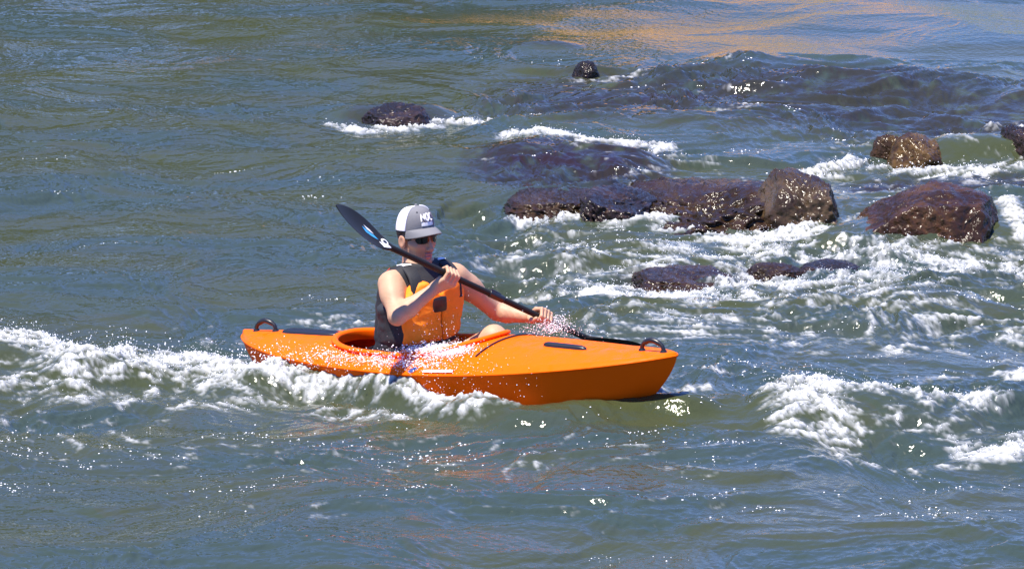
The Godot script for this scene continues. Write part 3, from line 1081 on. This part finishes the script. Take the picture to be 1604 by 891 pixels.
func head_d(p: Vector3) -> float:
	var d := elli(p, Vector3(-0.012, 0.045, 0), Vector3(0.096, 0.088, 0.073))
	d = smin(d, elli(p, Vector3(0.028, -0.030, 0), Vector3(0.062, 0.083, 0.058)), 0.03)
	var s := Vector3(p.x, p.y, absf(p.z))
	d = smin(d, caps(s, Vector3(-0.005, -0.058, 0.047), Vector3(0.066, -0.100, 0.014), 0.019, 0.017), 0.025)
	d = smin(d, caps(p, Vector3(0.076, -0.099, -0.008), Vector3(0.076, -0.099, 0.008), 0.017, 0.017), 0.012)
	d = smin(d, caps(p, Vector3(0.084, 0.012, 0), Vector3(0.109, -0.034, 0), 0.008, 0.0125), 0.012)
	d = smin(d, caps(s, Vector3(0.098, -0.038, 0.010), Vector3(0.100, -0.038, 0.011), 0.008, 0.008), 0.008)
	d = smin(d, caps(s, Vector3(0.080, 0.032, 0.0), Vector3(0.066, 0.031, 0.040), 0.013, 0.012), 0.014)
	d = smin(d, caps(s, Vector3(0.058, -0.022, 0.042), Vector3(0.030, -0.018, 0.058), 0.018, 0.014), 0.02)
	d = smin(d, elli(p, Vector3(0.090, -0.0605, 0), Vector3(0.010, 0.0065, 0.021)), 0.006)
	d = smin(d, elli(p, Vector3(0.089, -0.0735, 0), Vector3(0.010, 0.0072, 0.019)), 0.006)
	d = smax(d, -elli(p, Vector3(0.100, -0.0672, 0), Vector3(0.010, 0.0026, 0.014)), 0.004)
	d = smin(d, elli(s, Vector3(-0.012, -0.012, 0.079), Vector3(0.024, 0.033, 0.010)), 0.008)
	d = smax(d, -elli(s, Vector3(-0.008, -0.010, 0.090), Vector3(0.012, 0.020, 0.007)), 0.006)
	d = smin(d, caps(p, Vector3(-0.022, -0.06, 0), Vector3(-0.020, -0.19, 0), 0.052, 0.060), 0.03)
	return d

func field(f: String, p: Vector3) -> float:
	if f == "head": return head_d(p)
	if f == "hair":
		var s := Vector3(p.x, p.y, absf(p.z))
		var d := elli(p, Vector3(-0.014, 0.030, 0), Vector3(0.103, 0.088, 0.0795))
		d = smax(d, p.y - 0.05, 0.005)
		d = smax(d, -0.028 - p.y + maxf(0.0, (p.x - 0.0)) * 0.6, 0.01)
		d = smax(d, p.x - 0.040, 0.006)
		return smax(d, 0.012 - elli(s, Vector3(-0.012, -0.014, 0.08), Vector3(0.020, 0.026, 0.012)), 0.006)
	if f == "hand_r": return smin(hand(p, RH, wr_r, -1.0, 1.0), caps(p, R_EL.lerp(wr_r, 0.75), wr_r, 0.031, 0.026), 0.01)
	if f == "hand_l": return smin(hand(p, LH, wr_l, 1.0, -1.0), caps(p, L_EL.lerp(wr_l, 0.75), wr_l, 0.031, 0.026), 0.01)
	if f == "body":
		var q := torso_q(p)
		var d := torso_d(q) + 0.004
		d = smin(d, arm(p, R_SH, R_EL, wr_r), 0.045)
		d = smin(d, arm(p, L_SH, L_EL, wr_l), 0.045)
		d = smin(d, caps(p, Vector3(-0.172, 0.55, 0), Vector3(-0.185, 0.66, 0), 0.062, 0.054), 0.03)
		for s in [[0.12, 0.24, 0.15], [-0.12, 0.312, 0.150]]:
			var z: float = s[0]
			var kn := Vector3(s[2], s[1] - 0.040, z)
			var l := caps(p, Vector3(-0.23, 0.05, z * 0.8), kn, 0.082, 0.056)
			l = smin(l, caps(p, kn, Vector3(0.52, 0.02, z), 0.054, 0.038), 0.03)
			l = smin(l, caps(p, Vector3(0.52, 0.02, z), Vector3(0.60, -0.02, z), 0.036, 0.03), 0.02)
			d = smin(d, l, 0.03)
		return d
	var q := torso_q(p)
	var t := torso_d(q)
	var az := absf(q.z)
	if f == "shirt":
		var d := t - 0.009
		d = smin(d, caps(p, Vector3(-0.172, 0.55, 0), Vector3(-0.180, 0.635, 0), 0.070, 0.064), 0.03)
		d = smax(d, az - 0.165, 0.012)
		d = smax(d, p.y - (0.640 - 0.22 * maxf(0.0, q.x)), 0.008)
		return smax(d, 0.1 - p.y, 0.01)
	if f == "shorts":
		var d := 1.0
		for s in [[0.12, 0.24, 0.15], [-0.12, 0.312, 0.150]]:
			var z: float = s[0]
			var kn := Vector3(s[2], s[1] - 0.040, z)
			d = smin(d, caps(p, Vector3(-0.23, 0.05, z * 0.8), kn.lerp(Vector3(-0.23, 0.05, z * 0.8), 0.5), 0.094, 0.080), 0.03)
		return d
	var cr := n_mottle.get_noise_3d(p.x * 1.0, p.y * 2.2, p.z) * 0.006
	var cinch := 0.020 * exp(-pow((p.y - 0.262) / 0.016, 2.0))
	if f == "front_r" or f == "front_l":
		var z := q.z if f == "front_r" else -q.z
		var d := t - 0.058 + cinch + cr
		d = smax(d, 0.003 - z, 0.012)
		d = smax(d, z - 0.188 - 0.02 * smoothstep(0.34, 0.2, p.y), 0.02)
		d = smax(d, p.y - 0.562 + maxf(0.0, 0.06 - z) * 1.1 + maxf(0.0, z - 0.10) * 0.9, 0.02)
		d = smax(d, 0.168 - p.y + cr * 2.0, 0.02)
		return smax(d, -q.x - 0.02, 0.02)
	if f == "side_r" or f == "side_l":
		var z := q.z if f == "side_r" else -q.z
		var d := t - 0.050 + cinch * 0.5 + cr
		d = smax(d, 0.125 - z, 0.015)
		d = smax(d, p.y - 0.455, 0.03)
		return smax(d, 0.15 - p.y, 0.02)
	if f == "back":
		var d := t - 0.085 + cinch * 0.6 + cr * 1.5
		d = smax(d, q.x + 0.015, 0.02)
		d = smax(d, az - 0.150, 0.03)
		d = smax(d, p.y - 0.545, 0.03)
		return smax(d, 0.145 - p.y, 0.02)
	if f == "emblem":
		var d := t - 0.060
		d = smax(d, absf(q.z - 0.012) - 0.045, 0.015)
		d = smax(d, absf(p.y - 0.448) - 0.038, 0.01)
		return smax(d, -q.x, 0.02)
	if f == "trim":
		var d := t - 0.056
		d = smax(d, absf(q.z - 0.085) - 0.036, 0.006)
		d = smax(d, absf(p.y - 0.540 + absf(q.z - 0.085) * 0.4) - 0.010, 0.006)
		return smax(d, -q.x, 0.02)
	if f == "zip":
		var d := t - 0.045 + cinch
		d = smax(d, absf(q.z) - 0.006, 0.003)
		d = smax(d, absf(p.y - 0.33) - 0.155, 0.005)
		return smax(d, -q.x, 0.02)
	if f == "belt":
		var d := t - 0.046 + 0.4 * cr
		d = smax(d, absf(p.y - 0.262) - 0.013, 0.004)
		return smax(d, absf(q.z) - 0.155, 0.01) if q.x > 0 else d
	return 1.0

func paint(f: String, p: Vector3) -> Color:
	var c := Color(0.46, 0.275, 0.175)
	if f == "body":
		return c
	if f == "head":
		c = Color(0.47, 0.255, 0.165)
		var lip := minf(elli(p, Vector3(0.092, -0.0605, 0), Vector3(0.016, 0.0075, 0.023)), elli(p, Vector3(0.091, -0.0735, 0), Vector3(0.016, 0.008, 0.021)))
		if lip < 0.0: return Color(0.46, 0.17, 0.15)
		# cropped beard on jaw, lip and chin
		var st := smoothstep(-0.028, -0.06, p.y) * smoothstep(-0.02, 0.02, p.x) * (1.0 - smoothstep(-0.105, -0.125, p.y))
		return c.lerp(Color(0.20, 0.125, 0.09), st * (0.5 + 0.35 * n_mottle.get_noise_3dv(p * 14.0)))
	return c

func ribbon(path: PackedVector3Array, side: Vector3, hw: float, th: float) -> ArrayMesh:
	var pts := PackedVector3Array()
	var n := path.size()
	for i in n:
		var t := (path[mini(i + 1, n - 1)] - path[maxi(i - 1, 0)]).normalized()
		var s := (side - t * side.dot(t)).normalized()
		var o := s.cross(t).normalized()
		for c in [[-1.0, -1.0], [-1.0, 0.6], [-0.8, 1.0], [0.8, 1.0], [1.0, 0.6], [1.0, -1.0]]:
			pts.append(path[i] + s * c[0] * hw + o * c[1] * th)
	return grid_mesh(pts, 6, n, true)

func build_person():
	shaft_u = (LH - RH).normalized()
	n_mottle = noise(61, 9.0, 3)
	for k in 2:
		var c := RH if k == 0 else LH
		var v := (R_EL if k == 0 else L_EL) - c
		v = (v - shaft_u * v.dot(shaft_u)).normalized()
		var w := c + v * 0.078 + shaft_u * (-0.022 if k == 0 else 0.0)
		if k == 0: wr_r = w
		else: wr_l = w
	head_t = Transform3D(Basis(Vector3.UP, deg_to_rad(-14.0)) * Basis(Vector3(0, 0, 1), deg_to_rad(-7.0)), HEAD)
	var P := Node3D.new()
	P.name = "person"
	add_child(P)
	P.transform = ktrans
	tag(P, "kayaker in orange and black life vest, grey cap and sunglasses, paddling", "person")
	# --- the body, one mesh
	var st := SurfaceTool.new()
	st.append_from(mesh_sdf("body", Vector3(-0.47, -0.1, -0.52), Vector3(0.66, 0.70, 0.48), 0.0105, true), 0, Transform3D())
	st.append_from(mesh_sdf("head", Vector3(-0.125, -0.18, -0.10), Vector3(0.135, 0.135, 0.10), 0.0034, true), 0, head_t)
	st.append_from(mesh_sdf("hand_r", RH - Vector3(0.10, 0.14, 0.10), RH + Vector3(0.10, 0.09, 0.16), 0.0031, true), 0, Transform3D())
	st.append_from(mesh_sdf("hand_l", LH - Vector3(0.16, 0.10, 0.12), LH + Vector3(0.09, 0.09, 0.10), 0.0031, true), 0, Transform3D())
	obj("body", st.commit(), M.skin, P)
	var hr := obj("hair", mesh_sdf("hair", Vector3(-0.13, -0.06, -0.10), Vector3(0.06, 0.07, 0.10), 0.004), M.hair, P)
	hr.transform = head_t
	# --- clothes
	var lo := Vector3(-0.46, 0.10, -0.29)
	var hi := Vector3(0.06, 0.67, 0.29)
	obj("shirt", mesh_sdf("shirt", lo, hi, 0.009), M.black_cloth, P)
	obj("shorts", mesh_sdf("shorts", Vector3(-0.36, -0.09, -0.25), Vector3(0.16, 0.36, 0.25), 0.011), M.short_cloth, P)
	var V := Node3D.new()
	V.name = "life_vest"
	P.add_child(V)
	V.set_meta("label", "life vest with orange front panels and black back")
	obj("front_panel", mesh_sdf("front_r", lo, hi, 0.008), M.orange_cloth, V)
	obj("front_panel", mesh_sdf("front_l", lo, hi, 0.008), M.orange_cloth, V)
	obj("side_panel", mesh_sdf("side_r", lo, hi, 0.009), M.black_cloth, V)
	obj("side_panel", mesh_sdf("side_l", lo, hi, 0.009), M.black_cloth, V)
	obj("back_panel", mesh_sdf("back", lo, hi, 0.009), M.black_cloth, V)
	obj("chest_badge", mesh_sdf("emblem", Vector3(-0.15, 0.37, -0.08), Vector3(0.08, 0.5, 0.12), 0.005), M.rubber, V)
	obj("reflective_trim", mesh_sdf("trim", Vector3(-0.2, 0.47, 0.0), Vector3(0.06, 0.58, 0.19), 0.004), M.white, V)
	obj("zip", mesh_sdf("zip", Vector3(-0.2, 0.16, -0.05), Vector3(0.06, 0.5, 0.12), 0.004), M.rubber, V)
	obj("waist_belt", mesh_sdf("belt", lo, hi, 0.006), M.black_cloth, V)
	for s in [1.0, -1.0]:
		var ctrl := []
		for c in [[0.128, 0.46], [0.112, 0.54], [0.075, 0.592], [0.0, 0.622], [-0.08, 0.595], [-0.125, 0.52], [-0.13, 0.46]]:
			ctrl.append(torso_l(Vector3(c[0], c[1], s * (0.098 + 0.012 * absf(c[0]) / 0.12))))
		var side := torso_l(Vector3(0, 0.55, 1)) - torso_l(Vector3(0, 0.55, 0))
		var path := smooth_path(ctrl, 7)
		obj("shoulder_strap", ribbon(path, side, 0.029, 0.011), M.black_cloth, V)
		var pp := PackedVector3Array()
		for i in range(19, 25): pp.append(path[i] + Vector3(0, 0.0135, 0))
		obj("strap_patch", ribbon(pp, side, 0.022, 0.003), M.white, V)
		var pr := PackedVector3Array()
		for i in range(27, 31): pr.append(path[i] + Vector3(-0.008, 0.0115, 0))
		obj("strap_patch", ribbon(pr, side, 0.022, 0.003), M.red, V)
	build_cap(P)
	build_glasses(P)

func crown_point(az: float, el: float, off: float) -> Vector3:
	# az 0 = forward; el 0 = hem, 1 = top
	var a := el * PI * 0.5
	var fx := 0.106 + off
	var fz := 0.086 + off
	var front := 0.5 + 0.5 * cos(az)
	var hgt := 0.098 + 0.012 * front + off
	var r := pow(cos(a), 0.62)
	var y0 := 0.006 + 0.028 * front
	return Vector3(-0.013 + cos(az) * fx * r + 0.006 * front * sin(a), y0 + (hgt + 0.026 - y0) * sin(a), sin(az) * fz * r)

func build_cap(P: Node3D):
	var C := Node3D.new()
	C.name = "cap"
	P.add_child(C)
	C.transform = head_t * Transform3D(Basis.from_scale(Vector3(0.94, 0.97, 0.96)), Vector3(-0.004, 0.021, 0))
	C.set_meta("label", "grey trucker cap with white mesh back")
	var split := deg_to_rad(74.0)
	for part in 2:
		var pts := PackedVector3Array()
		for j in 21:
			for i in 49:
				var az := lerpf(-split, split, i / 48.0) if part == 0 else lerpf(split, TAU - split, i / 48.0)
				pts.append(crown_point(az, j / 20.0, 0.0))
		obj("crown_front" if part == 0 else "crown_mesh", grid_mesh(pts, 49, 21, false, true), M.grey_cloth if part == 0 else M.white_mesh, C)
	for s in [1.0, -1.0]:
		var sp := PackedVector3Array()
		for j in 20: sp.append(crown_point(split * s, j / 20.0, 0.0012))
		obj("seam", tube(sp, PackedFloat32Array([0.0035]), 6), M.white_mesh, C)
	var bt := SphereMesh.new()
	bt.radius = 0.008
	bt.height = 0.010
	bt.radial_segments = 12
	bt.rings = 6
	obj("button", bt, M.grey_cloth, C).position = crown_point(0, 1.0, 0.001)
	for s in [1.0, -1.0]:
		var ey := SphereMesh.new()
		ey.radius = 0.0045
		ey.height = 0.005
		ey.radial_segments = 10
		ey.rings = 5
		obj("eyelet", ey, M.black_cloth, C).position = crown_point(deg_to_rad(38.0) * s, 0.62, 0.0005)
	# brim
	var bp := PackedVector3Array()
	for side in 2:
		for j in 13:
			for i in 33:
				var u := i / 32.0 * 2 - 1
				var v := j / 12.0
				var az := u * deg_to_rad(72.0)
				var inn := crown_point(az, 0.03, 0.0)
				var reach := 0.068 * pow(maxf(1.0 - pow(absf(u), 2.6), 0.0), 0.6)
				var o := inn + Vector3(reach * v, 0, inn.z * 0.06 * v)
				o.y += 0.004 - 0.030 * u * u * (0.35 + 0.65 * v) - 0.016 * v + 0.004 * sin(v * PI) + (0.0018 if side == 0 else -0.0018)
				bp.append(o)
	var bi := PackedInt32Array()
	for side in 2:
		for j in 12:
			for i in 32:
				var a := side * 13 * 33 + j * 33 + i
				if side == 1: bi.append_array([a, a + 33, a + 1, a + 1, a + 33, a + 34])
				else: bi.append_array([a, a + 1, a + 33, a + 1, a + 34, a + 33])
	for i in 32:
		var a := 12 * 33 + i
		var b := a + 13 * 33
		bi.append_array([a, a + 1, b, a + 1, b + 1, b])
	obj("brim", tri_mesh(bp, bi), M.grey_cloth, C)
	# stitched badge on the front: big white letters over a white bar
	var B := Node3D.new()
	B.name = "badge"
	C.add_child(B)
	var bar := PackedVector3Array()
	for j in 5:
		for i in 15:
			bar.append(crown_point(deg_to_rad(lerpf(-20, 24, i / 14.0)), lerpf(0.13, 0.24, j / 4.0), 0.003))
	obj("badge_bar", grid_mesh(bar, 15, 5, false, true), M.white, B)
	var strokes := letter_strokes()
	for k in strokes.size():
		var path := PackedVector3Array()
		for q in strokes[k]:
			path.append(crown_point(deg_to_rad(lerpf(-20, 24, 1.0 - q[0])), lerpf(0.27, 0.52, q[1]), 0.002))
		obj("badge_letter", tube(path, PackedFloat32Array([0.0042]), 6), M.white, B)

func letter_strokes() -> Array:
	# N O C as bent strokes in a unit box, read from the wearer's right to left
	var out := []
	out.append([[0.02, 0.0], [0.02, 1.0], [0.13, 0.5], [0.26, 0.0], [0.26, 1.0]])
	var o := []
	for i in 17:
		var a := TAU * i / 16.0
		o.append([0.51 + cos(a) * 0.13, 0.5 + sin(a) * 0.5])
	out.append(o)
	var c := []
	for i in 13:
		var a := deg_to_rad(45.0 + 270.0 * i / 12.0)
		c.append([0.87 + cos(a) * 0.13, 0.5 + sin(a) * 0.5])
	out.append(c)
	return out

func build_glasses(P: Node3D):
	var G := Node3D.new()
	G.name = "sunglasses"
	P.add_child(G)
	G.transform = head_t.translated_local(Vector3(0.002, 0.014, 0))
	for s in [1.0, -1.0]:
		var pts := PackedVector3Array()
		for j in 9:
			for i in 17:
				var u := i / 16.0
				var v := j / 8.0 * 2 - 1
				var a := lerpf(deg_to_rad(7), deg_to_rad(58), u)
				var hgt := 0.0175 * pow(maxf(1.0 - pow(absf(u * 2 - 1), 3.0), 0.02), 0.5)
				pts.append(Vector3(0.022 + cos(a) * 0.081, -0.002 - 0.004 * u + v * hgt, s * sin(a) * 0.074))
		obj("lens", grid_mesh(pts, 17, 9, false, s > 0), M.lens, G)
		var tp := PackedVector3Array()
		for c in [[0.066, 0.004, 0.064], [0.03, 0.006, 0.0755], [-0.02, 0.004, 0.0795], [-0.045, -0.008, 0.078]]: tp.append(Vector3(c[0], c[1], c[2] * s))
		obj("temple", tube(tp, PackedFloat32Array([0.0045, 0.004, 0.0035, 0.003]), 8), M.rubber, G)
	var br := PackedVector3Array()
	for i in 25:
		var a := lerpf(deg_to_rad(-58), deg_to_rad(58), i / 24.0)
		br.append(Vector3(0.023 + cos(a) * 0.082, 0.0135 - 0.003 * absf(sin(a)), sin(a) * 0.0745))
	obj("frame", tube(br, PackedFloat32Array([0.003]), 8), M.rubber, G)
# ================================================================ flying drops and froth beads
func drops(called: String, label: String, spots: Array, m: Material, sd: int):
	# spots: [photo x, photo y, spread x (m), spread z (m), lowest, highest (m above the water), count, smallest, largest radius (mm), needs foam]
	var r := RandomNumberGenerator.new()
	r.seed = sd
	var where: Array[Transform3D] = []
	for s in spots:
		var g := ground(s[0], s[1])
		var made := 0
		var tries := 0
		while made < s[6] and tries < s[6] * 14:
			tries += 1
			var x: float = g.x + r.randfn() * s[2]
			var z: float = g.z + r.randfn() * s[3]
			if x < GX0 + 0.1 or x > GX1 - 0.1 or z < GZ0 + 0.1 or z > GZ1 - 0.1: continue
			var w := water_at(x, z)
			if w.y < s[9]: continue
			var u := r.randf()
			var y: float = maxf(w.x, -0.05) + lerpf(s[4], s[5], pow(u, 7.0))
			var rad: float = lerpf(s[7], s[8], pow(r.randf(), 2.5)) * 0.001
			var b := Basis.from_euler(Vector3(r.randf() * 6, r.randf() * 6, r.randf() * 6)).scaled(Vector3.ONE * rad)
			b = b * Basis.from_scale(Vector3(1.0, r.randf_range(0.7, 1.0), r.randf_range(0.8, 1.4)))
			where.append(Transform3D(b, Vector3(x, y, z)))
			made += 1
	var mm := MultiMesh.new()
	mm.transform_format = MultiMesh.TRANSFORM_3D
	var sp := SphereMesh.new()
	sp.radius = 1.0
	sp.height = 2.0
	sp.radial_segments = 10
	sp.rings = 6
	mm.mesh = sp
	mm.instance_count = where.size()
	for i in where.size(): mm.set_instance_transform(i, where[i])
	var o := MultiMeshInstance3D.new()
	o.name = called
	o.multimesh = mm
	o.material_override = m
	add_child(o)
	tag(o, label, "spray", "", "stuff")

func build_spray():
	var wet := mat(Color(0.86, 0.88, 0.90), 0.12)
	# wash along the near side of the boat and over the cockpit
	drops("hull_spray", "white spray drops flying off the wash along the orange hull", [
		[470, 575, 0.22, 0.12, 0.0, 0.104, 660, 1.0, 3.7, 0.2], [560, 590, 0.22, 0.12, 0.0, 0.078, 540, 1.0, 3.7, 0.15], [660, 620, 0.22, 0.08, 0.0, 0.091, 300, 1.0, 3.1, 0.0], [700, 640, 0.3, 0.06, 0.0, 0.033, 240, 1.0, 2.5, 0.1]], wet, 5)
	drops("breaking_wave_spray", "white drops thrown up along the breaking wave behind the stern", [
		[40, 550, 0.22, 0.12, 0.0, 0.065, 720, 1.0, 3.4, 0.2], [200, 565, 0.22, 0.14, 0.0, 0.104, 960, 1.0, 3.7, 0.2], [320, 575, 0.2, 0.14, 0.0, 0.091, 720, 1.0, 3.7, 0.2], [200, 620, 0.7, 0.4, 0.0, 0.019, 900, 1.0, 2.5, 0.1]], wet, 6)
	drops("curling_wave_spray", "white drops and beads on the curling wave ahead of the bow", [
		[1270, 650, 0.13, 0.14, 0.0, 0.065, 720, 1.0, 3.4, 0.2], [1420, 655, 0.3, 0.15, 0.0, 0.033, 420, 1.0, 2.8, 0.2], [1560, 700, 0.2, 0.15, 0.0, 0.039, 360, 1.0, 3.1, 0.2]], wet, 8)
	drops("rapids_spray", "bright beads of water dancing over the rapids below the rocks", [
		[1200, 380, 0.25, 0.25, 0.0, 0.065, 960, 1.0, 3.4, 0.2], [1080, 460, 0.4, 0.4, 0.0, 0.033, 3200, 1.0, 3.1, 0.15], [1400, 430, 0.5, 0.5, 0.0, 0.033, 3200, 1.0, 3.1, 0.12], [950, 370, 0.4, 0.5, 0.0, 0.033, 840, 1.0, 3.1, 0.1],
		[1450, 262, 0.5, 0.3, 0.0, 0.039, 900, 1.0, 3.7, 0.15], [900, 230, 0.4, 0.25, 0.0, 0.033, 540, 1.0, 3.4, 0.15], [650, 192, 0.5, 0.2, 0.0, 0.026, 420, 1.0, 3.1, 0.15]], wet, 9)
	# strings of small bubbles that ride the ripples
	bubbles(wet)
	# splash thrown on the boat by the paddle
	splash(wet)

func bubbles(m: Material):
	var r := RandomNumberGenerator.new()
	r.seed = 31
	var where: Array[Transform3D] = []
	# photo box, number of strings
	for s in [[0, 640, 700, 720, 46], [0, 690, 700, 790, 26], [600, 660, 1200, 800, 60], [1050, 560, 1604, 640, 40], [1100, 740, 1604, 850, 26], [850, 380, 1604, 560, 90], [780, 180, 1604, 340, 60], [560, 80, 1300, 180, 20], [300, 640, 1100, 880, 16], [800, 340, 1000, 440, 24], [0, 140, 700, 520, 12]]:
		for k in int(s[4] * 0.6):
			var px := r.randf_range(s[0], s[2])
			var py := r.randf_range(s[1], s[3])
			var g := ground(px, py)
			var lean := r.randf_range(-0.3, 0.3)
			for j in r.randi_range(2, 16):
				var u := r.randfn()
				var x := g.x + u * 0.07
				var z := g.z + u * 0.07 * lean + r.randfn() * 0.03
				if x < GX0 + 0.1 or x > GX1 - 0.1 or z < GZ0 + 0.1 or z > GZ1 - 0.1: continue
				var w := water_at(x, z)
				if w.x < -0.12: continue
				var rad := lerpf(0.0011, 0.0034, pow(r.randf(), 2.0)) * lerpf(1.0, 1.35, clampf(-z / 10.0, 0.0, 1.0))
				where.append(Transform3D(Basis.from_scale(Vector3(rad * r.randf_range(1.0, 1.8), rad * 0.8, rad * 1.2)), Vector3(x, w.x + rad * 0.4, z)))
	var mm := MultiMesh.new()
	mm.transform_format = MultiMesh.TRANSFORM_3D
	var sp := SphereMesh.new()
	sp.radius = 1.0
	sp.height = 2.0
	sp.radial_segments = 10
	sp.rings = 6
	mm.mesh = sp
	mm.instance_count = where.size()
	for i in where.size(): mm.set_instance_transform(i, where[i])
	var o := MultiMeshInstance3D.new()
	o.name = "surface_bubbles"
	o.multimesh = mm
	o.material_override = m
	add_child(o)
	tag(o, "strings of bright little bubbles riding the ripples of the river", "bubbles", "", "stuff")

func splash(m: Material):
	var r := RandomNumberGenerator.new()
	r.seed = 12
	var where: Array[Transform3D] = []
	# in the kayak's axes: centre, spread, count, smallest, largest radius (mm)
	for s in [[Vector3(0.27, 0.295, -0.42), Vector3(0.05, 0.02, 0.04), 600, 0.8, 3.0], [Vector3(0.40, 0.305, -0.22), Vector3(0.10, 0.012, 0.06), 400, 0.8, 2.8], [Vector3(0.05, 0.258, 0.20), Vector3(0.09, 0.014, 0.04), 2200, 1.0, 4.6], [Vector3(0.14, 0.262, 0.22), Vector3(0.07, 0.014, 0.04), 1100, 1.0, 4.0],
			[Vector3(-0.05, 0.22, 0.33), Vector3(0.16, 0.025, 0.02), 900, 1.0, 3.8], [Vector3(0.0, 0.31, 0.15), Vector3(0.10, 0.05, 0.06), 160, 1.0, 2.4], [Vector3(0.10, 0.40, -0.1), Vector3(0.22, 0.08, 0.2), 90, 1.0, 2.2], [Vector3(0.2, 0.16, 0.36), Vector3(0.25, 0.08, 0.03), 300, 1.0, 2.6], [Vector3(-0.45, 0.20, 0.30), Vector3(0.25, 0.03, 0.04), 900, 1.0, 4.0]]:
		for k in s[2]:
			var p: Vector3 = s[0] + Vector3(r.randfn(), r.randfn(), r.randfn()) * s[1]
			var floor_y := deck_y(p.x, p.z) if absf(p.z) < half_beam(p.x / (KL * 0.5)) else -1.0
			if p.y < floor_y: p.y = floor_y + r.randf() * 0.012
			var rad: float = lerpf(s[3], s[4], pow(r.randf(), 2.5)) * 0.001
			where.append(ktrans * Transform3D(Basis.from_euler(Vector3(r.randf() * 6, r.randf() * 6, 0)).scaled(Vector3(rad, rad, rad)), p))
	var mm := MultiMesh.new()
	mm.transform_format = MultiMesh.TRANSFORM_3D
	var sp := SphereMesh.new()
	sp.radius = 1.0
	sp.height = 2.0
	sp.radial_segments = 10
	sp.rings = 6
	mm.mesh = sp
	mm.instance_count = where.size()
	for i in where.size(): mm.set_instance_transform(i, where[i])
	var o := MultiMeshInstance3D.new()
	o.name = "paddle_splash"
	o.multimesh = mm
	o.material_override = m
	add_child(o)
	tag(o, "splash of drops over the cockpit and the kayaker's lower hand", "spray", "", "stuff")
